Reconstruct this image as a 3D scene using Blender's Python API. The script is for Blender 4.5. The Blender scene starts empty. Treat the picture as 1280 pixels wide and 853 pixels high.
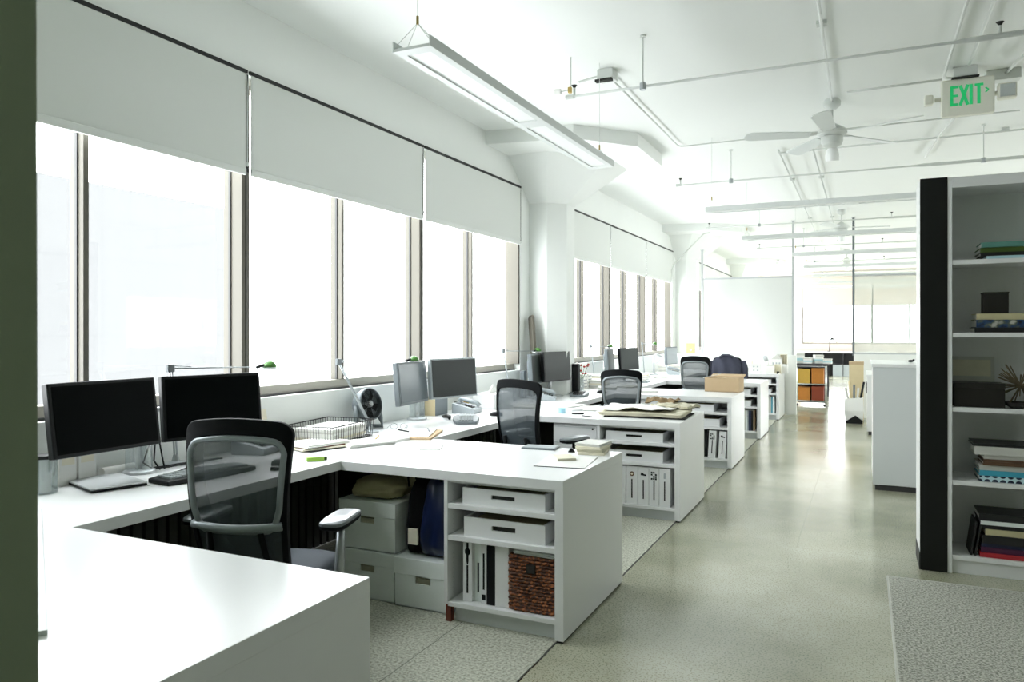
import bpy, bmesh, math, random
from mathutils import Vector, Matrix
PI = math.pi
R = math.radians
random.seed(7)
scene = bpy.context.scene
col = scene.collection

# ------------------------------------------------------------------ camera
F_PX = 937.75
cam_d = bpy.data.cameras.new('camera')
cam = bpy.data.objects.new('camera', cam_d)
col.objects.link(cam)
cam.location = (0, 0, 1.415)
cam.rotation_euler = (PI / 2, 0, 0.4384)
cam_d.sensor_width = 36
cam_d.lens = 36 * F_PX / 1280
cam_d.shift_y = -(426.5 - 415.35) / 1280
cam_d.clip_start = 0.05
cam_d.clip_end = 300
cam_d.dof.use_dof = True
cam_d.dof.focus_distance = 4.4
cam_d.dof.aperture_fstop = 7.0
scene.camera = cam

# ------------------------------------------------------------------ light and exposure
scene.view_settings.view_transform = 'Standard'
scene.view_settings.look = 'None'
scene.view_settings.gamma = 1
scene.view_settings.use_curve_mapping = False
scene.view_settings.exposure = 1.2
SKY = 5.0
world = bpy.data.worlds.new('overcast_sky')
scene.world = world
world.use_nodes = True
wn = world.node_tree
bgn = wn.nodes['Background']
bgn.inputs[0].default_value = (0.96, 0.985, 1.0, 1)
bgn.inputs[1].default_value = SKY
scene.cycles.max_bounces = 12
scene.cycles.diffuse_bounces = 8
scene.cycles.glossy_bounces = 4
scene.cycles.transparent_max_bounces = 16
scene.cycles.sample_clamp_indirect = 6


def portal(name, loc, rot, sx, sy):
    d = bpy.data.lights.new(name, 'AREA')
    d.shape = 'RECTANGLE'
    d.size = sx
    d.size_y = sy
    d.energy = 1
    d.cycles.is_portal = True
    o = bpy.data.objects.new(name, d)
    col.objects.link(o)
    o.location = loc
    o.rotation_euler = rot
    return o


for yy in (4.255, 11.155, 18.055, 24.9):
    portal('sky_portal', (-3.52, yy, 1.68), (0, -PI / 2, 0), 1.32, 5.75)
portal('sky_portal', (5.42, 16.5, 1.6), (0, PI / 2, 0), 0.9, 17.0)
portal('sky_portal', (0.6, 27.1, 1.7), (-PI / 2, 0, 0), 6.0, 1.3)

# ------------------------------------------------------------------ materials
MAT = {}


def mat(name, rgb, rough=0.5, metal=0.0, spec=0.5, noise=0.0, nscale=20, bump=0.0, bscale=60, emit=None, estr=0, alpha=1.0):
    m = bpy.data.materials.new(name)
    m.use_nodes = True
    nt = m.node_tree
    b = nt.nodes['Principled BSDF']
    b.inputs['Base Color'].default_value = (*rgb, 1)
    b.inputs['Roughness'].default_value = rough
    b.inputs['Metallic'].default_value = metal
    b.inputs['Specular IOR Level'].default_value = spec
    b.inputs['Alpha'].default_value = alpha
    tc = nt.nodes.new('ShaderNodeTexCoord')
    if noise:
        n = nt.nodes.new('ShaderNodeTexNoise')
        n.inputs['Scale'].default_value = nscale
        n.inputs['Detail'].default_value = 4
        nt.links.new(tc.outputs['Object'], n.inputs['Vector'])
        mx = nt.nodes.new('ShaderNodeMix')
        mx.data_type = 'RGBA'
        mx.inputs[6].default_value = (*[max(0, c * (1 - noise)) for c in rgb], 1)
        mx.inputs[7].default_value = (*[min(1, c * (1 + noise)) for c in rgb], 1)
        nt.links.new(n.outputs['Fac'], mx.inputs[0])
        nt.links.new(mx.outputs[2], b.inputs['Base Color'])
    if bump:
        n2 = nt.nodes.new('ShaderNodeTexNoise')
        n2.inputs['Scale'].default_value = bscale
        nt.links.new(tc.outputs['Object'], n2.inputs['Vector'])
        bp = nt.nodes.new('ShaderNodeBump')
        bp.inputs['Strength'].default_value = bump
        bp.inputs['Distance'].default_value = 0.005
        nt.links.new(n2.outputs['Fac'], bp.inputs['Height'])
        nt.links.new(bp.outputs['Normal'], b.inputs['Normal'])
    if emit:
        b.inputs['Emission Color'].default_value = (*emit, 1)
        b.inputs['Emission Strength'].default_value = estr
    MAT[name] = m
    return m


mat('white_paint', (0.80, 0.82, 0.80), 0.6, noise=0.015, nscale=3)
mat('ceiling_paint', (0.79, 0.81, 0.79), 0.7, noise=0.02, nscale=1.2)
mat('laminate', (0.80, 0.81, 0.815), 0.28, spec=0.4)
mat('laminate_grey', (0.62, 0.65, 0.66), 0.4)
mat('green_grey_paint', (0.23, 0.28, 0.18), 0.8, noise=0.08, nscale=2)
mat('blind_fabric', (0.70, 0.72, 0.695), 0.85, noise=0.02, nscale=300)
mat('hem', (0.72, 0.74, 0.72), 0.6)
mat('black_trim', (0.007, 0.008, 0.007), 0.5, spec=0.3)
mat('bronze_frame', (0.40, 0.38, 0.33), 0.45)
mat('mullion_bronze', (0.11, 0.10, 0.078), 0.5)
mat('dark_gasket', (0.045, 0.045, 0.045), 0.5)  # painted shade strips on the windows; also gaskets and cabinet plinths
mat('black_plastic', (0.006, 0.007, 0.008), 0.4, spec=0.3)
mat('screen_dark', (0.002, 0.003, 0.003), 0.4, spec=0.04)
mat('screen_glare', (0.15, 0.18, 0.20), 0.25, spec=0.6)
mat('screen_grey', (0.030, 0.038, 0.035), 0.3, spec=0.12)
mat('grey_plastic', (0.16, 0.185, 0.20), 0.4)
mat('light_grey_plastic', (0.40, 0.44, 0.46), 0.4)
mat('chair_frame_grey', (0.24, 0.27, 0.285), 0.3, metal=0.3)
mat('chair_black', (0.004, 0.005, 0.006), 0.6, spec=0.12, bump=0.1)
mat('seat_fabric', (0.035, 0.045, 0.06), 0.8, bump=0.3, bscale=200)
mat('arm_pad', (0.14, 0.16, 0.175), 0.3, spec=0.8)
mat('chrome', (0.62, 0.65, 0.67), 0.18, metal=1.0)
mat('brushed', (0.45, 0.48, 0.50), 0.35, metal=0.8)
mat('silver', (0.55, 0.57, 0.58), 0.35, metal=0.5)
mat('paper', (0.80, 0.80, 0.77), 0.8)
mat('cream_paper', (0.78, 0.74, 0.60), 0.8, noise=0.06)
mat('pale_box', (0.82, 0.87, 0.855), 0.7, noise=0.03)
mat('box_dark', (0.025, 0.026, 0.022), 0.9)
mat('cardboard', (0.52, 0.38, 0.23), 0.8, noise=0.05)
mat('manila', (0.66, 0.55, 0.34), 0.8, noise=0.05)
mat('orange_card', (0.50, 0.19, 0.03), 0.7, noise=0.1)
mat('yellow_card', (0.55, 0.34, 0.06), 0.7, noise=0.08)
mat('red_card', (0.24, 0.04, 0.015), 0.7, noise=0.1)
mat('canvas_tan', (0.44, 0.40, 0.24), 0.9, noise=0.15, nscale=12, bump=0.3)
mat('canvas_light', (0.58, 0.55, 0.42), 0.9, noise=0.10, nscale=25, bump=0.3)
mat('canvas_brown', (0.24, 0.17, 0.09), 0.9, noise=0.2, nscale=15)
mat('navy_nylon', (0.004, 0.011, 0.055), 0.32, spec=0.6, bump=0.5, bscale=14)
mat('black_canvas', (0.004, 0.0045, 0.005), 0.9, spec=0.15, bump=0.3, bscale=30)
mat('jacket_cloth', (0.035, 0.038, 0.06), 0.85, noise=0.2, bump=0.5, bscale=18)
mat('dark_board', (0.028, 0.032, 0.024), 0.6)
mat('dark_wood', (0.012, 0.010, 0.008), 0.5, noise=0.2)
mat('book_black', (0.012, 0.012, 0.013), 0.45)
mat('book_teal', (0.10, 0.26, 0.22), 0.5)
mat('book_green', (0.07, 0.12, 0.02), 0.5)
mat('book_cream', (0.55, 0.50, 0.30), 0.5)
mat('book_white', (0.60, 0.60, 0.56), 0.5)
mat('book_brown', (0.13, 0.07, 0.04), 0.5)
mat('book_blue', (0.06, 0.38, 0.52), 0.5)
mat('book_skyblue', (0.45, 0.68, 0.74), 0.5)
mat('book_purple', (0.07, 0.012, 0.05), 0.5)
mat('book_red', (0.42, 0.02, 0.03), 0.5)
mat('book_navy', (0.02, 0.03, 0.08), 0.5)
mat('twig', (0.17, 0.13, 0.08), 0.7)
mat('lamp_green', (0.07, 0.21, 0.035), 0.35)
mat('lime', (0.42, 0.72, 0.10), 0.4)
mat('sky_note', (0.45, 0.78, 0.95), 0.5)
mat('flower_red', (0.40, 0.03, 0.025), 0.6)
mat('stem_green', (0.08, 0.16, 0.05), 0.7)
mat('wood_plank', (0.13, 0.12, 0.095), 0.6, noise=0.2, nscale=8)
mat('plywood', (0.66, 0.48, 0.22), 0.6, noise=0.08)
mat('pencil_yellow', (0.60, 0.42, 0.12), 0.5)
mat('sign_housing', (0.72, 0.72, 0.63), 0.5)
mat('exit_green', (0.01, 0.30, 0.10), 0.5, emit=(0.02, 0.72, 0.22), estr=0.16)
mat('fixture_paint', (0.72, 0.75, 0.74), 0.5)
mat('lamp_white', (0.85, 0.87, 0.86), 0.5, emit=(1, 1, 1), estr=0.02)
mat('pipe_paint', (0.62, 0.645, 0.62), 0.5)
mat('brass', (0.45, 0.33, 0.12), 0.35, metal=0.8)
mat('frosted', (0.74, 0.755, 0.73), 0.5)
mat('red_brown_brick', (0.18, 0.05, 0.03), 0.8)
mat('pinkish_wall', (0.74, 0.62, 0.55), 0.7)
mat('table_dark', (0.03, 0.03, 0.035), 0.5)


def glass_mat(name, tint, gl=0.06, film=0.0):
    m = bpy.data.materials.new(name)
    m.use_nodes = True
    nt = m.node_tree
    nt.nodes.clear()
    out = nt.nodes.new('ShaderNodeOutputMaterial')
    t = nt.nodes.new('ShaderNodeBsdfTransparent')
    t.inputs[0].default_value = (*tint, 1)
    g = nt.nodes.new('ShaderNodeBsdfGlossy')
    g.inputs['Roughness'].default_value = 0.03
    mx = nt.nodes.new('ShaderNodeMixShader')
    mx.inputs[0].default_value = gl
    nt.links.new(t.outputs[0], mx.inputs[1])
    nt.links.new(g.outputs[0], mx.inputs[2])
    last = mx
    if film:
        d = nt.nodes.new('ShaderNodeBsdfDiffuse')
        d.inputs[0].default_value = (0.85, 0.88, 0.85, 1)
        m2 = nt.nodes.new('ShaderNodeMixShader')
        m2.inputs[0].default_value = film
        nt.links.new(mx.outputs[0], m2.inputs[1])
        nt.links.new(d.outputs[0], m2.inputs[2])
        last = m2
    nt.links.new(last.outputs[0], out.inputs[0])
    MAT[name] = m


glass_mat('window_glass', (0.97, 0.98, 0.98), 0.04)
glass_mat('partition_glass', (0.93, 0.96, 0.94), 0.07, 0.30)
glass_mat('clear_plastic', (0.80, 0.84, 0.85), 0.15, 0.12)


def mesh_fabric():
    m = bpy.data.materials.new('mesh_fabric')
    m.use_nodes = True
    nt = m.node_tree
    nt.nodes.clear()
    out = nt.nodes.new('ShaderNodeOutputMaterial')
    t = nt.nodes.new('ShaderNodeBsdfTransparent')
    d = nt.nodes.new('ShaderNodeBsdfPrincipled')
    d.inputs['Base Color'].default_value = (0.05, 0.065, 0.075, 1)
    d.inputs['Roughness'].default_value = 0.55
    mx = nt.nodes.new('ShaderNodeMixShader')
    tc = nt.nodes.new('ShaderNodeTexCoord')
    br = nt.nodes.new('ShaderNodeTexChecker')
    br.inputs['Scale'].default_value = 500
    nt.links.new(tc.outputs['Object'], br.inputs['Vector'])
    mr = nt.nodes.new('ShaderNodeMapRange')
    mr.inputs[3].default_value = 0.76
    mr.inputs[4].default_value = 0.88
    nt.links.new(br.outputs['Fac'], mr.inputs[0])
    nt.links.new(mr.outputs[0], mx.inputs[0])
    nt.links.new(t.outputs[0], mx.inputs[1])
    nt.links.new(d.outputs[0], mx.inputs[2])
    nt.links.new(mx.outputs[0], out.inputs[0])
    MAT['mesh_fabric'] = m


mesh_fabric()


def wicker_mat():
    m = bpy.data.materials.new('wicker')
    m.use_nodes = True
    nt = m.node_tree
    b = nt.nodes['Principled BSDF']
    b.inputs['Roughness'].default_value = 0.55
    tc = nt.nodes.new('ShaderNodeTexCoord')
    w = nt.nodes.new('ShaderNodeTexVoronoi')
    w.inputs['Scale'].default_value = 60
    mp = nt.nodes.new('ShaderNodeMapping')
    mp.inputs['Scale'].default_value = (1, 1, 1.6)
    nt.links.new(tc.outputs['Object'], mp.inputs[0])
    nt.links.new(mp.outputs[0], w.inputs['Vector'])
    cr = nt.nodes.new('ShaderNodeValToRGB')
    cr.color_ramp.elements[0].position = 0.15
    cr.color_ramp.elements[0].color = (0.52, 0.17, 0.055, 1)
    cr.color_ramp.elements[1].position = 0.6
    cr.color_ramp.elements[1].color = (0.07, 0.022, 0.010, 1)
    nt.links.new(w.outputs['Distance'], cr.inputs[0])
    nt.links.new(cr.outputs[0], b.inputs['Base Color'])
    MAT['wicker'] = m


wicker_mat()


def spine_mat(name, cols, scale):
    """printed cover: patchy colours"""
    m = bpy.data.materials.new(name)
    m.use_nodes = True
    nt = m.node_tree
    b = nt.nodes['Principled BSDF']
    tc = nt.nodes.new('ShaderNodeTexCoord')
    n = nt.nodes.new('ShaderNodeTexNoise')
    n.inputs['Scale'].default_value = scale
    nt.links.new(tc.outputs['Object'], n.inputs['Vector'])
    cr = nt.nodes.new('ShaderNodeValToRGB')
    e = cr.color_ramp.elements
    e[0].position = 0.38
    e[0].color = (*cols[0], 1)
    e[1].position = 0.68
    e[1].color = (*cols[-1], 1)
    for i, c in enumerate(cols[1:-1]):
        k = e.new(0.38 + 0.3 * (i + 1) / (len(cols) - 1))
        k.color = (*c, 1)
    nt.links.new(n.outputs['Fac'], cr.inputs[0])
    nt.links.new(cr.outputs[0], b.inputs['Base Color'])
    b.inputs['Roughness'].default_value = 0.5
    MAT[name] = m


spine_mat('book_photo', [(0.01, 0.01, 0.015), (0.02, 0.06, 0.16), (0.10, 0.12, 0.08), (0.5, 0.5, 0.45)], 18)


def dotted_mat():
    m = bpy.data.materials.new('book_dotted')
    m.use_nodes = True
    nt = m.node_tree
    b = nt.nodes['Principled BSDF']
    tc = nt.nodes.new('ShaderNodeTexCoord')
    n = nt.nodes.new('ShaderNodeTexVoronoi')
    n.inputs['Scale'].default_value = 26
    n.inputs['Randomness'].default_value = 0.0
    nt.links.new(tc.outputs['Object'], n.inputs['Vector'])
    cr = nt.nodes.new('ShaderNodeValToRGB')
    e = cr.color_ramp.elements
    e[0].position = 0.38
    e[0].color = (0.02, 0.03, 0.06, 1)
    e[1].position = 0.44
    e[1].color = (0.55, 0.75, 0.80, 1)
    nt.links.new(n.outputs['Distance'], cr.inputs[0])
    nt.links.new(cr.outputs[0], b.inputs['Base Color'])
    MAT['book_dotted'] = m


dotted_mat()


def floor_mat():
    m = bpy.data.materials.new('polished_concrete')
    m.use_nodes = True
    nt = m.node_tree
    N, L = nt.nodes, nt.links
    b = N['Principled BSDF']
    geo = N.new('ShaderNodeNewGeometry')
    sep = N.new('ShaderNodeSeparateXYZ')
    L.new(geo.outputs['Position'], sep.inputs[0])

    def math_(op, a, bb=None, clamp=False):
        n = N.new('ShaderNodeMath')
        n.operation = op
        n.use_clamp = clamp
        for i, v in enumerate((a, bb)):
            if v is None:
                continue
            if isinstance(v, (int, float)):
                n.inputs[i].default_value = v
            else:
                L.new(v, n.inputs[i])
        return n.outputs[0]

    def noise(scale, detail=5, vec=None):
        n = N.new('ShaderNodeTexNoise')
        n.inputs['Scale'].default_value = scale
        n.inputs['Detail'].default_value = detail
        L.new(vec or geo.outputs['Position'], n.inputs['Vector'])
        return n.outputs['Fac']

    def ramp(fac, p0, c0, p1, c1):
        r = N.new('ShaderNodeValToRGB')
        r.color_ramp.elements[0].position = p0
        r.color_ramp.elements[0].color = (*c0, 1)
        r.color_ramp.elements[1].position = p1
        r.color_ramp.elements[1].color = (*c1, 1)
        L.new(fac, r.inputs[0])
        return r.outputs[0]

    def mixc(fac, a, bb):
        n = N.new('ShaderNodeMix')
        n.data_type = 'RGBA'
        for s, v in ((0, fac), (6, a), (7, bb)):
            if isinstance(v, (int, float)):
                n.inputs[s].default_value = v
            elif isinstance(v, tuple):
                n.inputs[s].default_value = (*v, 1)
            else:
                L.new(v, n.inputs[s])
        return n.outputs[2]

    X, Y = sep.outputs[0], sep.outputs[1]
    wide = ramp(noise(0.9, 6), 0.35, (0.28, 0.285, 0.19), 0.66, (0.52, 0.515, 0.40))
    # fine aggregate speckle
    sp = ramp(noise(120, 2), 0.37, (0.38, 0.38, 0.32), 0.47, (1, 1, 1))
    mm = N.new('ShaderNodeMix')
    mm.data_type = 'RGBA'
    mm.blend_type = 'MULTIPLY'
    mm.inputs[0].default_value = 0.85
    L.new(wide, mm.inputs[6])
    L.new(sp, mm.inputs[7])
    base = mm.outputs[2]
    # thin cracks
    warp = N.new('ShaderNodeVectorMath')
    warp.operation = 'ADD'
    nz = N.new('ShaderNodeTexNoise')
    nz.inputs['Scale'].default_value = 1.6
    L.new(geo.outputs['Position'], nz.inputs['Vector'])
    L.new(geo.outputs['Position'], warp.inputs[0])
    L.new(nz.outputs['Color'], warp.inputs[1])
    vo = N.new('ShaderNodeTexVoronoi')
    vo.feature = 'DISTANCE_TO_EDGE'
    vo.inputs['Scale'].default_value = 0.42
    L.new(warp.outputs[0], vo.inputs['Vector'])
    crack = math_('LESS_THAN', vo.outputs['Distance'], 0.0022)
    base = mixc(math_('MULTIPLY', crack, 0.12), base, (0.12, 0.12, 0.08))
    # matt ground zone beside the windows and by the bookshelf
    rough_c = ramp(noise(85, 3), 0.34, (0.26, 0.265, 0.20), 0.60, (0.58, 0.59, 0.50))
    zl = math_('LESS_THAN', X, -1.268)
    zr = math_('MULTIPLY', math_('GREATER_THAN', X, 0.125), math_('LESS_THAN', Y, 4.87))
    zone = math_('MAXIMUM', zl, zr)
    carpet_c = ramp(noise(95, 3), 0.38, (0.15, 0.155, 0.12), 0.60, (0.54, 0.54, 0.47))
    base = mixc(zl, base, rough_c)
    base = mixc(zr, base, carpet_c)

    def line(coord, at, w):
        return math_('LESS_THAN', math_('ABSOLUTE', math_('SUBTRACT', coord, at)), w)

    jit = math_('MULTIPLY', math_('SUBTRACT', noise(9, 2), 0.5), 0.012)
    Xj = math_('ADD', X, jit)
    j1 = line(Xj, -1.268, 0.0055)
    base = mixc(j1, base, (0.03, 0.03, 0.02))
    j2 = math_('MULTIPLY', line(Xj, -1.773, 0.003), zl)
    base = mixc(math_('MULTIPLY', j2, 0.7), base, (0.08, 0.08, 0.06))
    j3 = math_('MAXIMUM', math_('MULTIPLY', line(X, 0.125, 0.006), math_('LESS_THAN', Y, 4.87)),
               math_('MULTIPLY', line(Y, 4.87, 0.006), math_('GREATER_THAN', X, 0.125)))
    base = mixc(math_('MULTIPLY', j3, 0.7), base, (0.66, 0.66, 0.60))
    j4 = math_('MULTIPLY', line(Xj, -0.40, 0.004), math_('GREATER_THAN', Y, 5.25))
    j5 = math_('MULTIPLY', line(math_('ADD', Y, jit), 5.25, 0.004), math_('GREATER_THAN', X, -0.45))
    base = mixc(math_('MULTIPLY', math_('MAXIMUM', j4, j5), 0.28), base, (0.13, 0.13, 0.09))
    L.new(base, b.inputs['Base Color'])
    rr = N.new('ShaderNodeMapRange')
    rr.inputs[3].default_value = 0.12
    rr.inputs[4].default_value = 0.24
    L.new(noise(2.2, 4), rr.inputs[0])
    r2 = N.new('ShaderNodeMix')
    r2.data_type = 'FLOAT'
    L.new(zone, r2.inputs[0])
    L.new(rr.outputs[0], r2.inputs[2])
    r2.inputs[3].default_value = 0.75
    L.new(r2.outputs[0], b.inputs['Roughness'])
    b.inputs['Specular IOR Level'].default_value = 0.9
    bp = N.new('ShaderNodeBump')
    bp.inputs['Distance'].default_value = 0.004
    L.new(math_('MULTIPLY', zone, 0.35), bp.inputs['Strength'])
    L.new(noise(110, 3), bp.inputs['Height'])
    L.new(bp.outputs[0], b.inputs['Normal'])
    MAT['polished_concrete'] = m


floor_mat()


def facade_mat():
    m = bpy.data.materials.new('facade_panels')
    m.use_nodes = True
    nt = m.node_tree
    b = nt.nodes['Principled BSDF']
    geo = nt.nodes.new('ShaderNodeNewGeometry')
    sep = nt.nodes.new('ShaderNodeSeparateXYZ')
    nt.links.new(geo.outputs['Position'], sep.inputs[0])
    cb = nt.nodes.new('ShaderNodeCombineXYZ')
    nt.links.new(sep.outputs[1], cb.inputs[0])
    nt.links.new(sep.outputs[2], cb.inputs[1])
    br = nt.nodes.new('ShaderNodeTexBrick')
    br.offset = 0
    br.inputs['Scale'].default_value = 1
    br.inputs['Brick Width'].default_value = 0.55
    br.inputs['Row Height'].default_value = 1.35
    br.inputs['Mortar Size'].default_value = 0.006
    br.inputs['Color1'].default_value = (0.0745, 0.0750, 0.0755, 1)
    br.inputs['Color2'].default_value = (0.0755, 0.0760, 0.0765, 1)
    br.inputs['Mortar'].default_value = (0.060, 0.061, 0.062, 1)
    nt.links.new(cb.outputs[0], br.inputs[0])
    nt.links.new(br.outputs[0], b.inputs['Base Color'])
    b.inputs['Roughness'].default_value = 0.7
    MAT['facade_panels'] = m


facade_mat()


# ------------------------------------------------------------------ mesh builder
class MB:
    def __init__(s):
        s.bm = bmesh.new()

    def box(s, x0, x1, y0, y1, z0, z1, M=None):
        vs = [s.bm.verts.new(Vector(p) if M is None else M @ Vector(p)) for p in
              ((x0, y0, z0), (x1, y0, z0), (x1, y1, z0), (x0, y1, z0), (x0, y0, z1), (x1, y0, z1), (x1, y1, z1), (x0, y1, z1))]
        for f in ((0, 3, 2, 1), (4, 5, 6, 7), (0, 1, 5, 4), (1, 2, 6, 5), (2, 3, 7, 6), (3, 0, 4, 7)):
            s.bm.faces.new([vs[i] for i in f])
        return s

    def prism(s, pts, z0, z1, M=None):
        """pts: 2-D outline (x, y), extruded along z"""
        a = [s.bm.verts.new((M or Matrix()) @ Vector((p[0], p[1], z0))) for p in pts]
        b = [s.bm.verts.new((M or Matrix()) @ Vector((p[0], p[1], z1))) for p in pts]
        n = len(pts)
        s.bm.faces.new(a[::-1])
        s.bm.faces.new(b)
        for i in range(n):
            s.bm.faces.new((a[i], a[(i + 1) % n], b[(i + 1) % n], b[i]))
        return s

    def loft(s, rings, cap=True, closed=True):
        vr = [[s.bm.verts.new(Vector(p)) for p in r] for r in rings]
        n = len(rings[0])
        m = n if closed else n - 1
        for a, b in zip(vr, vr[1:]):
            for i in range(m):
                s.bm.faces.new((a[i], a[(i + 1) % n], b[(i + 1) % n], b[i]))
        if cap and closed:
            s.bm.faces.new(vr[0][::-1])
            s.bm.faces.new(vr[-1])
        return s

    def lathe(s, prof, c=(0, 0, 0), n=20, M=None):
        rings = []
        for r, z in prof:
            rings.append([(M or Matrix()) @ Vector((c[0] + max(r, 1e-4) * math.cos(2 * PI * k / n), c[1] + max(r, 1e-4) * math.sin(2 * PI * k / n), c[2] + z)) for k in range(n)])
        return s.loft(rings)

    def tube(s, pts, r, n=8, closed=False, rz=None):
        pts = [Vector(p) for p in pts]
        P = len(pts)
        rings = []
        prevx = None
        for i, p in enumerate(pts):
            if closed:
                d = (pts[(i + 1) % P] - pts[i - 1])
            else:
                d = (pts[min(i + 1, P - 1)] - pts[max(i - 1, 0)])
            d.normalize()
            ref = Vector((0, 0, 1)) if abs(d.z) < 0.9 else Vector((0, 1, 0))
            x = d.cross(ref).normalized() if prevx is None else (prevx - d * prevx.dot(d)).normalized()
            prevx = x
            y = d.cross(x)
            rr = r[i] if isinstance(r, (list, tuple)) else r
            rings.append([p + x * rr * math.cos(2 * PI * k / n) + y * (rz or rr) * math.sin(2 * PI * k / n) for k in range(n)])
        if closed:
            rings.append(rings[0])
            vr = [[s.bm.verts.new(q) for q in rg] for rg in rings[:-1]]
            vr.append(vr[0])
            for a, b in zip(vr, vr[1:]):
                for i in range(n):
                    s.bm.faces.new((a[i], a[(i + 1) % n], b[(i + 1) % n], b[i]))
            return s
        return s.loft(rings)

    def ball(s, c, rx, ry=None, rz=None, n=12, m=8):
        ry = ry or rx
        rz = rz or rx
        rings = []
        for j in range(m + 1):
            t = -PI / 2 + PI * j / m
            rings.append([(c[0] + max(1e-4, math.cos(t)) * rx * math.cos(2 * PI * k / n), c[1] + max(1e-4, math.cos(t)) * ry * math.sin(2 * PI * k / n), c[2] + rz * math.sin(t)) for k in range(n)])
        return s.loft(rings)

    def build(s, name, m, parent=None, bevel=0, smooth=False, seg=2, solid=0, sub=0):
        bmesh.ops.recalc_face_normals(s.bm, faces=s.bm.faces)
        me = bpy.data.meshes.new(name)
        s.bm.to_mesh(me)
        s.bm.free()
        o = bpy.data.objects.new(name, me)
        col.objects.link(o)
        me.materials.append(MAT[m] if isinstance(m, str) else m)
        if smooth:
            for p in me.polygons:
                p.use_smooth = True
            if smooth == 'auto':
                try:
                    me.set_sharp_from_angle(angle=R(38))
                except Exception:
                    pass
        if solid:
            md = o.modifiers.new('solidify', 'SOLIDIFY')
            md.thickness = solid
        if sub:
            md = o.modifiers.new('subsurf', 'SUBSURF')
            md.levels = md.render_levels = sub
        if bevel:
            md = o.modifiers.new('bevel', 'BEVEL')
            md.width = bevel
            md.segments = seg
            md.limit_method = 'ANGLE'
        if parent:
            o.parent = parent
        return o


def tag(o, label=None, cat=None, group=None, kind=None):
    if label: o['label'] = label
    if cat: o['category'] = cat
    if group: o['group'] = group
    if kind: o['kind'] = kind
    return o


def thing(name, label, cat, loc=(0, 0, 0), rz=0, group=None, kind=None):
    o = bpy.data.objects.new(name, None)
    o.empty_display_size = 0.1
    col.objects.link(o)
    o.location = loc
    o.rotation_euler = (0, 0, rz)
    return tag(o, label, cat, group, kind)


def kids(o):
    return [c for c in bpy.data.objects if c.parent == o]


def dup(o, loc=None, rz=None, label=None, group=None, parent=None):
    c = o.copy()
    col.objects.link(c)
    c.parent = parent
    if parent is None:
        if loc is not None: c.location = loc
        if rz is not None: c.rotation_euler = (0, 0, rz)
        if label: c['label'] = label
        if group: c['group'] = group
    for ch in kids(o):
        dup(ch, parent=c)
    return c


def struct(o):
    o['kind'] = 'structure'
    return o


def rotz(a):
    return Matrix.Rotation(a, 4, 'Z')


def TR(x, y, z, a=0):
    return Matrix.Translation((x, y, z)) @ rotz(a)


# ================================================================== STRUCTURE
ZC = 3.33            # ceiling height
XW = -3.25           # window wall
BAY = 6.9
BAY0 = 1.38
YF = 27.0            # far wall
YB = -2.2
XR = 5.2

struct(MB().box(XW - 0.3, XR + .2, YB - .2, YF + .2, -0.12, 0).build('floor', 'polished_concrete'))
struct(MB().box(XW - 0.3, XR + .2, YB - .2, YF + .2, ZC, ZC + 0.15).build('ceiling', 'ceiling_paint'))

w = MB()
w.box(XW - 0.28, XW, YB, YF, 0, 1.02)
w.box(XW - 0.28, XW, YB, YF, 2.93, ZC)
edges = [YB] + [v for k in range(4) for v in (BAY0 + BAY * k, min(BAY0 + BAY * k + 5.75, YF - .1))] + [YF]
for a, b in zip(edges[0::2], edges[1::2]):
    w.box(XW - 0.28, XW, a, b, 1.02, 2.93)
struct(w.build('wall_left', 'white_paint'))
struct(MB().box(XW - .28, XR + .2, YB - .2, YB, 0, ZC).build('wall_back', 'green_grey_paint'))
w = MB()
w.box(XR, XR + .2, YB, YF, 0, 1.15).box(XR, XR + .2, YB, YF, 2.05, ZC).box(XR, XR + .2, YB, 8.0, 1.15, 2.05).box(XR, XR + .2, 25.0, YF, 1.15, 2.05)
struct(w.build('wall_right', 'white_paint'))
w = MB()
for i in range(18):
    w.box(XR + .05, XR + .12, 8.0 + i - .02, 8.0 + i + .02, 1.15, 2.05)
struct(w.build('window_6', 'mullion_bronze'))  # unseen window, added so daylight reaches the desk ends and floor
w = MB()
FX0, FX1 = -1.87, 4.5
w.box(XW, XR, YF, YF + .2, 0, 1.02)
w.box(XW, XR, YF, YF + .2, 2.86, ZC)
w.box(XW, FX0, YF, YF + .2, 1.02, 2.86)
w.box(FX1, XR, YF, YF + .2, 1.02, 2.86)
struct(w.build('wall_far', 'pinkish_wall'))

# dark partition end close to the camera
w = MB()
pts_t = [(-3.25, 0.55), (-0.968, 0.55), (-0.968, 0.62), (-3.25, 0.62)]
w.prism(pts_t, 0, ZC)
for v in w.bm.verts:
    if v.co.x > -2:
        v.co.x += -0.012 if v.co.z > 1 else 0.004
struct(w.build('wall_near', 'green_grey_paint'))


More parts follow.
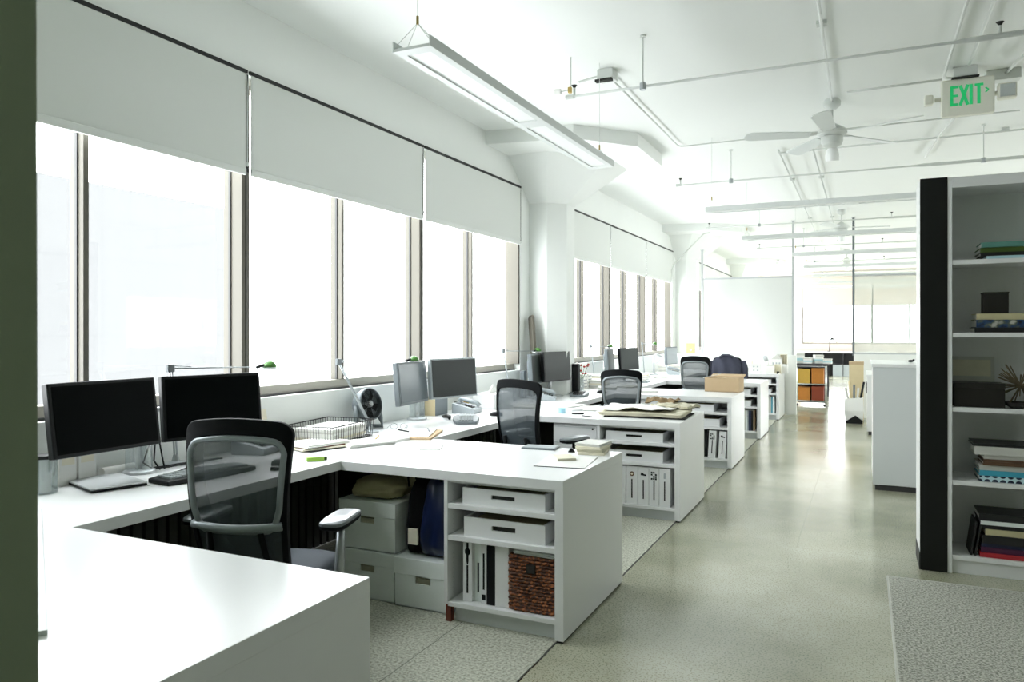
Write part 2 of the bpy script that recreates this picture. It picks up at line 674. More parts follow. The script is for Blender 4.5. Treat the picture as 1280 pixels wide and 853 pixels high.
# windows
def window(n, y0, y1, along='y'):
    root = thing('window_%d' % n, 'window band %d' % n, 'window')
    root['kind'] = 'structure'
    for k in ('label', 'category'):
        del root[k]
    L = y1 - y0
    cnt = 6

    def seg(name, m, a0, a1, d0, d1, z0, z1, mb=None):
        b = mb or MB()
        if along == 'y':
            b.box(XW - d1, XW - d0, a0, a1, z0, z1)
        else:
            b.box(a0, a1, YF + d0, YF + d1, z0, z1)
        return b if mb else b.build(name, m, root, bevel=0.002)
    f = MB()
    seg('', '', y0, y1, 0.07, 0.15, 1.02, 1.085, f)
    seg('', '', y0, y1, 0.07, 0.15, 2.86, 2.93, f)
    f.build('window_frame', 'bronze_frame', root, bevel=0.003)
    seg('window_gasket', 'dark_gasket', y0, y1, 0.055, 0.07, 1.02, 1.032)  # dark strip painting the shadow line between frame and wall ledge
    step = L / cnt
    for i in range(cnt + 1):
        yc = y0 + i * step
        thick = i % 2 == 0
        hw = 0.030 if thick else 0.014
        dep = 0.105 if thick else 0.060
        a0, a1 = max(y0, yc - hw), min(y1, yc + hw)
        seg('mullion', 'mullion_bronze', a0, a1, 0.112 - dep, 0.15, 1.085, 2.86)
        e = MB()
        seg('', '', a0 - 0.007, a0 - 0.0005, 0.09, 0.106, 1.085, 2.86, e)
        if thick:
            seg('', '', yc - 0.004, yc + 0.004, 0.0035, 0.0065, 1.085, 2.86, e)  # added centre strip, painting the backlit room face darker
        if i < cnt:
            e.build('mullion_gasket', 'dark_gasket', root)
    for i in range(cnt):
        seg('window_pane', 'window_glass', y0 + i * step, y0 + (i + 1) * step, 0.108, 0.112, 1.06, 2.9)
    return root


for k in range(4):
    a = BAY0 + BAY * k
    window(k + 1, a, min(a + 5.75, YF - .1))
window(5, FX0, FX1, 'x')

# building across the street
fa = MB()
fa.box(-14.5, -12.0, 2.0, 12.1, -6.0, 3.98)
tag(fa.build('building', 'facade_panels'), 'pale panelled building facade outside the left window panes', 'building')


# structural columns with flared capitals and drop panels
def column(n, yc, label):
    r = thing('column', label, 'column', (0, 0, 0), 0, None, 'structure')
    cx, a = -3.17, 0.285

    def octo(a, z, cx=cx, cy=yc, x1=None):
        t = .4142 * a
        p = [(-a, -t), (-t, -a), (t, -a), (a, -t), (a, t), (t, a), (-t, a), (-a, t)]
        return [(cx + q[0], cy + q[1], z) for q in p]
    MB().loft([octo(a, 0), octo(a, 2.79)]).build('column_shaft', 'white_paint', r)
    MB().loft([octo(a, 2.79), octo(0.82, 3.20)]).build('column_capital', 'white_paint', r)
    dp = [(-3.5, yc - 1.36), (-2.42, yc - 1.17), (-1.965, yc - 0.62), (-1.965, yc + 0.32), (-2.42, yc + 1.0), (-3.5, yc + 1.2)]
    MB().prism(dp, 3.20, ZC).build('drop_panel', 'white_paint', r)


column(1, 7.66, 'white octagonal column with flared capital between first and second window bays')
column(2, 7.66 + BAY, 'white octagonal column behind the frosted partition in the middle distance')
column(3, 7.66 + 2 * BAY, 'farthest white flared column beyond the frosted partition')

# ---- roller blinds
def blind(y0, y1, x, label, far=False):
    r = thing('roller_blind', label, 'blind', (x, (y0 + y1) / 2, 0), 0, 'roller blinds along the window wall')
    h = (y1 - y0) / 2 - 0.012
    MB().box(0.006, 0.010, -h, h, 2.335, 2.915).build('blind_fabric', 'blind_fabric', r)
    MB().box(0.002, 0.018, -h, h, 2.325, 2.365).build('hem_bar', 'hem', r, bevel=0.004)
    MB().box(0.000, 0.016, -h - 0.012, h + 0.012, 2.916, 2.936).build('head_rail', 'black_trim', r)
    MB().box(-0.006, 0.004, h - 0.006, h + 0.030, 2.345, 2.915).build('side_channel', 'black_trim', r)  # black strip added to stop light and darken the gap between blinds
    m = MB()
    m.tube([(0.012, h + 0.004, 2.915), (0.013, h + 0.008, 2.84), (0.012, h + 0.010, 2.40)], 0.0022, 6)
    m.tube([(0.012, h + 0.020, 2.915), (0.013, h + 0.016, 2.84), (0.012, h + 0.014, 2.40)], 0.0022, 6)
    m.ball((0.012, h + 0.012, 2.39), 0.008, 0.008, 0.014)
    m.build('pull_chain', 'hem', r)
    return r


names_b = ['nearest the camera', 'in the middle', 'next to the white column']
names_c = ['just past the white column', 'in the middle', 'at the far end']
names_bay = ['first window bay', 'second window bay', 'third bay beyond the partition']
for k in range(3):
    for j, (a, b) in enumerate(((1.38, 3.29), (3.31, 5.215), (5.235, 7.13))):
        nm = names_b if k == 0 else names_c
        blind(a + BAY * k, b + BAY * k, XW, 'grey white roller blind over the %s, %s' % (names_bay[k], nm[j]))
for j, (a, b) in enumerate(((-1.87, 0.25), (0.27, 2.38), (2.4, 4.5))):
    r = thing('roller_blind', ['pinkish roller blind above the far end window, left', 'roller blind of the far end window seen behind the glass panel', 'roller blind above the far end window, rightmost'][j], 'blind', ((a + b) / 2, YF, 0), 0, 'roller blinds of the far end window')
    h = (b - a) / 2 - 0.01
    MB().box(-h, h, -0.02, -0.012, 2.30, 2.90).build('blind_fabric', 'pinkish_wall', r)
    MB().box(-h, h, -0.03, -0.006, 2.28, 2.31).build('hem_bar', 'hem', r)

# ribbed dark cladding below the counter
m = MB()
y = 0.7
while y < 13.4:
    m.box(XW + 0.003, XW + 0.035, y, y + 0.05, 0.02, 0.69)
    y += 0.07
m.box(XW + 0.001, XW + 0.01, 0.7, 13.45, 0.02, 0.69)
struct(m.build('trim_1', 'dark_board'))

# ================================================================== DESKS
XE, Y0, PER, DEP, HD = -1.23, 3.17, 2.385, 0.918, 0.74
IX = -2.476
desk_lab = {0: 'white desk nearest the camera, its bare top crossing the lower left corner',
            1: 'white L-shaped desk with wicker basket and archive boxes beneath',
            2: 'white L-shaped desk with canvas cloth piled on its end',
            3: 'white L-shaped desk carrying the open brown cardboard box',
            4: 'white desk behind the cardboard box, in front of the jacket chair',
            5: 'farthest white desk, crowded with white paper models'}


def desk(k):
    y0 = Y0 + PER * (k - 1)
    r = thing('desk', desk_lab[k], 'desk', (0, y0, 0), 0, 'white L-shaped desks along the window wall')
    y_prev = -PER + DEP
    back = DEP
    top = MB()
    pts = [(XE, 0), (XE, back), (XW + .004, back), (XW + .004, y_prev if k > 0 else -0.1), (IX, y_prev if k > 0 else -0.1), (IX, 0)]
    top.prism([(p[0], p[1] + (0.0)) for p in pts], HD - 0.046, HD)
    top.build('desktop', 'laminate', r, bevel=0.0012)
    MB().box(XE - 0.042, XE, 0.0, DEP, 0.012, HD - 0.0460).build('end_panel', 'laminate', r)
    MB().box(XE - 0.036, XE - 0.006, 0.01, DEP - 0.01, 0.0, 0.012).build('plinth', 'black_trim', r)
    xi = XE - 0.042
    if k == 0:
        return r
    if k == 1:
        xl = -1.855
    else:
        xl = -1.875
    # shelf carcass
    MB().box(xl, xl + 0.02, 0.004, 0.56, 0.09 if k == 1 else 0.06, HD - 0.0465).build('side_panel', 'laminate', r, bevel=0.0015)
    MB().box(xl, xi, 0.56, 0.575, 0.03, HD - 0.0465).build('back_panel', 'laminate', r)
    MB().box(xl + .02, xi, 0.03, 0.05, HD - 0.062, HD - 0.0465).build('top_rail', 'laminate', r)
    for z in ((0.080, 0.103), (0.402, 0.427), (0.557, 0.582)):
        MB().box(xl + 0.0205, xi - 0.0005, 0.006, 0.5595, z[0], z[1]).build('shelf', 'laminate', r, bevel=0.002)
    MB().box(xl + 0.04, xi, 0.05, 0.065, 0.0, 0.08).build('toe_kick', 'laminate_grey', r)
    pn = MB()
    for zz in range(22):
        z = 0.13 + zz * 0.024
        for yy in (0.06, 0.48):
            pn.box(xl + 0.0200, xl + 0.0206, yy, yy + 0.005, z, z + 0.005)
    pn.build('peg_holes', 'laminate_grey', r)
    if k == 1:
        MB().box(xl + 0.002, xl + 0.03, 0.02, 0.05, 0.0, 0.08).build('leveling_foot', 'red_brown_brick', r)
    # modesty panel behind knee space
    MB().box(XW + 0.08, xl, DEP - 0.06, DEP - 0.04, 0.12, HD - 0.0465).build('modesty_panel', 'dark_board', r)
    return r


for k in range(6):
    desk(k)

# drawer pedestals beside the shelves (desks 2-5)
ped_lab = {2: 'white drawer pedestal with small lock beside the shelves of the canvas-piled desk',
           3: 'white drawer pedestal under the desk with the cardboard box',
           4: 'white drawer pedestal under the desk behind the cardboard box'}
for k in (2, 3, 4):
    y0 = Y0 + PER * (k - 1)
    r = thing('drawer_pedestal', ped_lab[k], 'drawer unit', (-2.07, y0 + 0.03, 0), 0, 'drawer pedestals')
    MB().box(-0.185, 0.185, 0.012, 0.55, 0.03, 0.685).build('carcass', 'laminate', r)
    MB().box(-0.17, 0.17, 0.03, 0.53, 0.0, 0.03).build('plinth', 'black_trim', r)
    for z0, z1 in ((0.555, 0.672), (0.425, 0.545), (0.045, 0.415)):
        d = MB().box(-0.18, 0.18, 0, 0.012, z0, z1).build('drawer', 'laminate', r, bevel=0.002)
        MB().box(-0.17, 0.17, -0.004, 0.0, z1 - 0.012, z1 - 0.004).build('drawer_lip', 'laminate_grey', d)
    MB().lathe([(0.008, 0), (0.008, 0.006)], n=12, M=Matrix.Translation((0.15, 0.0, 0.655)) @ Matrix.Rotation(PI / 2, 4, 'X')).build('lock', 'black_plastic', r)

# ---- trays on the shelves
def tray(x0, x1, y, z, h, label, fill=True, open_dark=True):
    w = (x1 - x0) / 2
    r = thing('letter_tray', label, 'tray', ((x0 + x1) / 2, y, z), 0, 'white trays on the desk shelves')
    D = 0.40
    t = 0.012
    f = MB()
    # front with slot: four pieces around the slot
    sw, sz0, sz1 = 0.062, h * 0.42, h * 0.68
    f.box(-w, -sw, 0, t, 0, h).box(sw, w, 0, t, 0, h).box(-sw, sw, 0, t, 0, sz0).box(-sw, sw, 0, t, sz1, h)
    f.box(-w, -w + t, t, D, 0, h).box(w - t, w, t, D, 0, h).box(-w, w, D, D + t, 0, h).box(-w + t, w - t, t, D, 0, 0.006)
    f.build('tray_shell', 'laminate', r)
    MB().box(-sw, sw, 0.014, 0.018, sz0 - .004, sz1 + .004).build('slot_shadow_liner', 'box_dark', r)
    c = MB().box(-w + t + .004, w - t - .004, 0.03, D - .01, 0.006, h * 0.72)
    c.build('tray_contents', 'canvas_tan' if fill else 'box_dark', r)
    return r


tray(-1.768, -1.334, 3.205, 0.582, 0.078, 'white slotted tray on upper shelf above the wicker basket')
tray(-1.758, -1.332, 3.200, 0.427, 0.092, 'white slotted tray on the shelf directly above the wicker basket')
tray(-1.82, -1.37, 5.60, 0.582, 0.068, 'white slotted tray on upper shelf of the canvas-piled desk')
tray(-1.82, -1.37, 5.60, 0.427, 0.080, 'white slotted tray above the four binders with printed spines')
tray(-1.83, -1.42, 7.99, 0.582, 0.075, 'white slotted tray on upper shelf of desk under the cardboard box')
tray(-1.83, -1.36, 7.99, 0.427, 0.080, 'white slotted tray on lower shelf of desk under the cardboard box')
tray(-1.83, -1.36, 10.38, 0.582, 0.075, 'white slotted tray on upper shelf of desk behind the cardboard box')
tray(-1.83, -1.36, 10.38, 0.427, 0.080, 'white slotted tray on lower shelf of desk behind the cardboard box')
tray(-1.83, -1.36, 12.76, 0.582, 0.070, 'white slotted tray on upper shelf of the farthest desk')
tray(-1.83, -1.36, 12.76, 0.427, 0.070, 'white slotted tray on lower shelf of the farthest desk')


# ---- binders
def binder(x0, x1, y, z0, z1, m, label, icon=None, slot=None, line=True, lean=0.0, group='binders on the desk shelves'):
    w = (x1 - x0) / 2
    r = thing('binder', label, 'binder', ((x0 + x1) / 2, y, z0), 0, group)
    r.rotation_euler = (0, lean, 0)
    h = z1 - z0
    MB().box(-w, w, 0, 0.27, 0, h).build('cover', m, r, bevel=0.002)
    if line:
        MB().box(-0.0045, 0.0045, -0.0015, 0.001, h * 0.16 if slot is None else slot[0] * h, h * 0.66 if slot is None else slot[1] * h).build('spine_slot', 'black_plastic', r)
    zc = h * 0.80
    M = Matrix.Translation((0, 0.0005, zc)) @ Matrix.Rotation(PI / 2, 4, 'X')
    if icon == 'ring':
        MB().lathe([(0.018, 0), (0.018, 0.002)], n=18, M=M).build('spine_print', 'book_brown', r)
        MB().lathe([(0.009, 0.002), (0.009, 0.003)], n=14, M=M).build('spine_print', 'cream_paper', r)
    elif icon == 'shoe':
        MB().prism([(-.02, -.006), (.024, -.010), (.022, .002), (.004, .004), (-.004, .014), (-.019, .014)], 0, 0.002, M=M).build('spine_print', 'black_plastic', r)
    elif icon == 'grid':
        b = MB()
        for i in range(3):
            for j in range(4):
                if (i * 3 + j * 5) % 4 != 1:
                    b.box(-.024 + i * .016, -.011 + i * .016, -0.0015, 0.001, zc - .034 + j * .016, zc - .021 + j * .016)
        b.build('spine_print', 'screen_grey', r)
    elif icon == 'pen':
        MB().lathe([(0.003, -0.055), (0.006, -.04), (0.006, -.012), (0.0145, -.002), (0.0145, .014), (.006, .024), (.006, .05)], (0, 0, 0), 14,
                   M=Matrix.Translation((0, 0.0, zc)) @ Matrix.Scale(0.2, 4, (0, 1, 0))).build('spine_print', 'black_plastic', r)
    elif icon == 'faint':
        MB().prism([(-.007, -.02), (.007, -.02), (.007, .02), (-.002, .026), (-.007, .016)], 0, 0.001, M=M).build('spine_print', 'light_grey_plastic', r)
    elif icon == 'label':
        MB().box(-0.010, 0.010, -0.0015, 0.001, h * 0.07, h * 0.16).build('spine_print', 'black_plastic', r)
    return r


S1 = 0.103
binder(-1.772, -1.722, 3.215, S1, 0.398, 'laminate', 'white binder with black pen-shaped mark, leftmost on lower shelf above the floor tiles', 'pen', (0.14, 0.60))
binder(-1.719, -1.676, 3.235, S1, 0.390, 'pale_box', 'plain pale grey binder right of the pen-marked binder')
binder(-1.673, -1.643, 3.215, S1, 0.394, 'laminate', 'narrow white binder with long slit left of the black binder', 'label', (0.24, 0.84))
binder(-1.641, -1.599, 3.215, S1, 0.392, 'black_plastic', 'black binder standing among the white ones left of the wicker basket', line=False)
binder(-1.597, -1.524, 3.215, S1, 0.394, 'laminate', 'wide blank white binder touching the wicker basket', line=False)
for i, (a, b, ic, t) in enumerate(((-1.735, -1.650, 'none', 'plain white binder mostly hidden by the near desk corner'), (-1.647, -1.558, 'ring', 'white binder with round brown spine mark'), (-1.556, -1.472, 'shoe', 'white binder with black shoe-shaped spine mark'),
                             (-1.470, -1.393, 'grid', 'white binder with dark squares printed on its spine'), (-1.391, -1.310, 'faint', 'white binder with pale grey spine mark, rightmost of the four'))):
    binder(a, b, 5.575, S1, 0.392, 'laminate', t + ', on canvas-piled desk', ic)
binder(-1.56, -1.49, 8.02, S1, 0.385, 'black_plastic', 'dark binder left of the two leaning white binders under the cardboard box desk', line=False)
binder(-1.475, -1.400, 7.965, S1 + .002, 0.388, 'laminate', 'white binder leaning slightly under the cardboard box desk, left one', 'grid', lean=0.05)
binder(-1.370, -1.298, 7.965, S1 + .002, 0.385, 'laminate', 'white binder leaning slightly under the cardboard box desk, right one', 'shoe', lean=0.05)
bk = [('white', 'book_white', .022), ('light grey', 'pale_box', .025), ('grey', 'light_grey_plastic', .015), ('navy blue', 'book_navy', .030), ('black', 'book_black', .026), ('tan', 'cardboard', .015)]
xx = -1.45
for nmc, mm_, t in bk:
    r = thing('book', '%s upright volume on bottom shelf of desk behind the cardboard box' % nmc, 'book', (xx + t / 2, 10.37, S1), 0, 'upright volumes on the fourth desk shelf')
    MB().box(-t / 2 + .001, t / 2 - .001, 0.002, 0.2, 0, 0.27).build('cover', mm_, r, bevel=0.001)
    MB().box(-t / 2 + .004, t / 2 - .004, 0.006, 0.205, 0.004, 0.272).build('pages', 'paper', r)
    xx += t + 0.001
xx = -1.40
for nmc, mm_, t in (('white', 'book_white', .045), ('blue', 'book_blue', .020), ('pale', 'pale_box', .03)):
    r = thing('book', '%s upright volume on bottom shelf of the farthest desk' % nmc, 'book', (xx + t / 2, 12.76, S1), 0, 'upright volumes on the farthest desk shelf')
    MB().box(-t / 2 + .001, t / 2 - .001, 0.002, 0.2, 0, 0.27).build('cover', mm_, r, bevel=0.001)
    MB().box(-t / 2 + .004, t / 2 - .004, 0.006, 0.205, 0.004, 0.272).build('pages', 'paper', r)
    xx += t + 0.001

# ---- wicker basket with papers
r = thing('wicker_basket', 'dark brown woven wicker basket on the bottom shelf of the near desk', 'basket', (-1.402, 3.20, S1))
ws = MB()
W, D, H = 0.112, 0.28, 0.262
nz, nx = 16, 22
for row in range(nz):
    z = 0.012 + row * (H - 0.02) / (nz - 1)
    loop = []
    cnt = 0
    per = [(-W, 0), (W, 0), (W, D), (-W, D)]
    for s_ in range(4):
        p, q = Vector(per[s_]), Vector(per[(s_ + 1) % 4])
        n = nx if s_ % 2 == 0 else 22
        nrm = Vector((q - p)).normalized()
        nrm = Vector((nrm.y, -nrm.x))
        for i in range(n):
            t = i / n
            off = 0.0045 * (1 if (cnt + row) % 2 else -1)
            c = p.lerp(q, t) + nrm * off
            loop.append((c.x, c.y + 0.008, z + 0.002 * math.sin(cnt * 1.7 + row)))
            cnt += 1
    ws.tube(loop, 0.0085, 6, closed=True)
ws.build('woven_wall', 'wicker', r, smooth=True)
MB().box(-W + .006, W - .006, 0.014, D, 0.002, H - .03).build('basket_liner', 'dark_wood', r)
MB().box(-0.022, 0.022, -0.008, 0.002, 0.188, 0.228).build('handle_tab', 'dark_wood', r)
for i, (a, z, l) in enumerate(((0.03, 0.264, 'white papers lying on top of the wicker basket, upper sheet'), (-0.05, 0.256, 'white papers lying on top of the wicker basket, lower sheet'))):
    r = thing('paper_sheaf', l, 'paper', (-1.40, 3.215, S1 + z - 0.004 + .012), a)
    MB().box(-0.10, 0.104, 0, 0.25, 0, 0.006).build('paper', 'pale_box', r)


# ---- archive boxes
def archive_box(x0, x1, y0, dep, z0, z1, lidh, label, hole='front'):
    w = (x1 - x0) / 2
    h = z1 - z0
    r = thing('archive_box', label, 'storage box', ((x0 + x1) / 2, y0, z0), 0, 'pale archive boxes under the desk')
    hw, hz1 = 0.045, h - lidh - 0.004
    hz0 = hz1 - 0.035
    b = MB()
    b.box(-w + .006, -hw, 0.006, 0.012, 0, h - .01).box(hw, w - .006, 0.006, 0.012, 0, h - .01).box(-hw, hw, 0.006, 0.012, 0, hz0).box(-hw, hw, 0.006, 0.012, hz1, h - .01)
    b.box(-w + .006, -w + .012, .012, dep, 0, h - .01).box(w - .012, w - .006, .012, dep, 0, h - .01).box(-w + .006, w - .006, dep - .006, dep, 0, h - .01).box(-w + .006, w - .006, .006, dep, 0, .005)
    b.build('box_body', 'pale_box', r)
    MB().box(-w, w, 0, dep + .006, h - lidh, h).build('lid', 'pale_box', r, bevel=0.003)
    MB().box(-w + .02, w - .02, 0.03, dep - .02, .005, hz0 + .02).build('files', 'cream_paper', r)


archive_box(-2.578, -2.213, 3.285, 0.46, 0.252, 0.515, 0.08, 'pale grey-green archive box stacked on another under the near desk')
archive_box(-2.565, -2.212, 3.275, 0.46, 0.0, 0.2515, 0.07, 'pale archive box on the floor at the bottom left of the stack')
archive_box(-2.206, -1.862, 3.260, 0.46, 0.0, 0.2515, 0.085, 'pale archive box on the floor beneath the navy bag')


# ---- soft lumps
def soft(name, label, cat, loc, dims, m, rz=0, seed=1, amp=0.12, freq=3.0, power=3.5, tag_=None, n=28, mm=16, flat=True, taper=0.0, lean=0.0):
    from mathutils import noise as N
    r = thing(name, label, cat, loc, rz)
    b = MB()
    rings = []
    for j in range(mm + 1):
        t = -PI / 2 + PI * j / mm
        ring = []
        for k in range(n):
            a = 2 * PI * k / n
            d = Vector((math.cos(t) * math.cos(a), math.cos(t) * math.sin(a), math.sin(t)))
            q = (abs(d.x) ** power + abs(d.y) ** power + abs(d.z) ** power) ** (-1 / power)
            p = d * q
            f = 1 + amp * N.noise(p * freq + Vector((seed * 7.1, 0, 0))) + amp * .5 * N.noise(p * freq * 2.7 + Vector((seed * 3.1, 5, 0)))
            p = Vector((p.x * dims[0] * f, p.y * dims[1] * f, p.z * dims[2] * (f if p.z > 0 or not flat else 1) + dims[2]))
            hz = p.z / (2 * dims[2])
            p.x = p.x * (1 + taper * (0.5 - hz)) + lean * hz
            ring.append(p)
        rings.append(ring)
    b.loft(rings)
    o = b.build(tag_ or 'body', m, r, smooth=True, sub=1)
    return r


r = soft('folded_cloth', 'tan canvas cloth folded on top of the stacked archive box', 'cloth', (-2.40, 3.47, 0.514), (0.155, 0.15, 0.052), 'canvas_tan', 0.1, 3, 0.35, 2.6, 4, 'cloth')
r = soft('folded_cloth', 'small rumpled tan cloth pressed between canvas and black bag', 'cloth', (-2.17, 3.56, 0.555), (0.13, 0.10, 0.055), 'canvas_tan', -0.2, 9, 0.4, 2.6, 4, 'cloth')
r = soft('tote_bag', 'black canvas tote with cream label, on the archive boxes', 'bag', (-2.12, 3.46, 0.252), (0.075, 0.17, 0.205), 'black_canvas', 0.05, 4, 0.10, 2.0, 6, 'bag_body', taper=-0.25, lean=0.05)
MB().box(-0.016, 0.038, -0.186, -0.170, 0.07, 0.15).build('label_patch', 'cream_paper', r)
b = MB()
b.tube([(-0.03, -0.15, 0.36), (-0.03, -0.16, 0.41), (0.01, -0.16, 0.425), (0.035, -0.15, 0.36)], 0.006, 6)
b.build('strap', 'black_canvas', r, smooth=True)
r = soft('shoulder_bag', 'dark navy nylon bag slumped on the right archive box', 'bag', (-1.985, 3.46, 0.2515), (0.100, 0.19, 0.215), 'navy_nylon', 0.0, 12, 0.15, 2.6, 5, 'bag_body', taper=0.5, lean=0.02)
b = MB()
b.tube([(-0.05, -0.13, 0.37), (-0.03, -0.15, 0.415), (0.03, -0.15, 0.415), (0.05, -0.12, 0.36)], 0.008, 6)
b.build('strap', 'black_canvas', r, smooth=True)


# ================================================================== CHAIRS
def outline(hw0, hw1, z0, z1, rc, n=6, crown=0.0):
    """rounded trapezoid outline in (x, z), counter-clockwise from lower left"""
    pts = []
    cs = [(-hw0, z0, PI, 1.5 * PI), (hw0, z0, 1.5 * PI, 2 * PI), (hw1, z1, 0, .5 * PI), (-hw1, z1, .5 * PI, PI)]
    for cx, cz, a0, a1 in cs:
        ox = cx + (rc if cx < 0 else -rc)
        oz = cz + (rc if cz == z0 else -rc)
        for i in range(n + 1):
            a = a0 + (a1 - a0) * i / n
            pts.append((ox + rc * math.cos(a), oz + rc * math.sin(a)))
    # densify
    out = []
    for i, p in enumerate(pts):
        q = pts[(i + 1) % len(pts)]
        d = math.hypot(q[0] - p[0], q[1] - p[1])
        st = max(1, int(d / 0.04))
        for s_ in range(st):
            t = s_ / st
            out.append((p[0] + (q[0] - p[0]) * t, p[1] + (q[1] - p[1]) * t))
    if crown:
        out = [(x, z + crown * (1 - (x / hw1) ** 2) * max(0, (z - z0) / (z1 - z0)) ** 3) for x, z in out]
    return out


def ysurf(x, z):
    """backrest surface: leans back with height, wraps forward at the sides"""
    t = z - 0.5
    return -0.20 - 0.16 * t + 0.06 * (x / 0.24) ** 2 - 0.05 * math.sin(PI * min(1, max(0, (z - 0.45) / 0.6)))


def ring_strip(b, outer, inner, th):
    o_f = [b.bm.verts.new((x, ysurf(x, z) + th / 2, z)) for x, z in outer]
    o_b = [b.bm.verts.new((x, ysurf(x, z) - th / 2, z)) for x, z in outer]
    i_f = [b.bm.verts.new((x, ysurf(x, z) + th / 2, z)) for x, z in inner]
    i_b = [b.bm.verts.new((x, ysurf(x, z) - th / 2, z)) for x, z in inner]
    n = len(outer)
    for i in range(n):
        j = (i + 1) % n
        b.bm.faces.new((o_f[i], o_f[j], i_f[j], i_f[i]))
        b.bm.faces.new((o_b[i], i_b[i], i_b[j], o_b[j]))
        b.bm.faces.new((o_f[i], o_b[i], o_b[j], o_f[j]))
        b.bm.faces.new((i_f[i], i_f[j], i_b[j], i_b[i]))
    return b


def panel(b, hw0, hw1, z0, z1, dy=0, nx=10, nz=12):
    g = []
    for j in range(nz + 1):
        t = j / nz
        z = z0 + (z1 - z0) * t
        hw = hw0 + (hw1 - hw0) * t
        g.append([b.bm.verts.new((hw * (2 * i / nx - 1), ysurf(hw * (2 * i / nx - 1), z) + dy, z)) for i in range(nx + 1)])
    for j in range(nz):
        for i in range(nx):
            b.bm.faces.new((g[j][i], g[j][i + 1], g[j + 1][i + 1], g[j + 1][i]))
    return b


def inset(o, s, zs, dz):
    """shrink outline about (0, dz)"""
    return [(x * s, dz + (z - dz) * zs) for x, z in o]


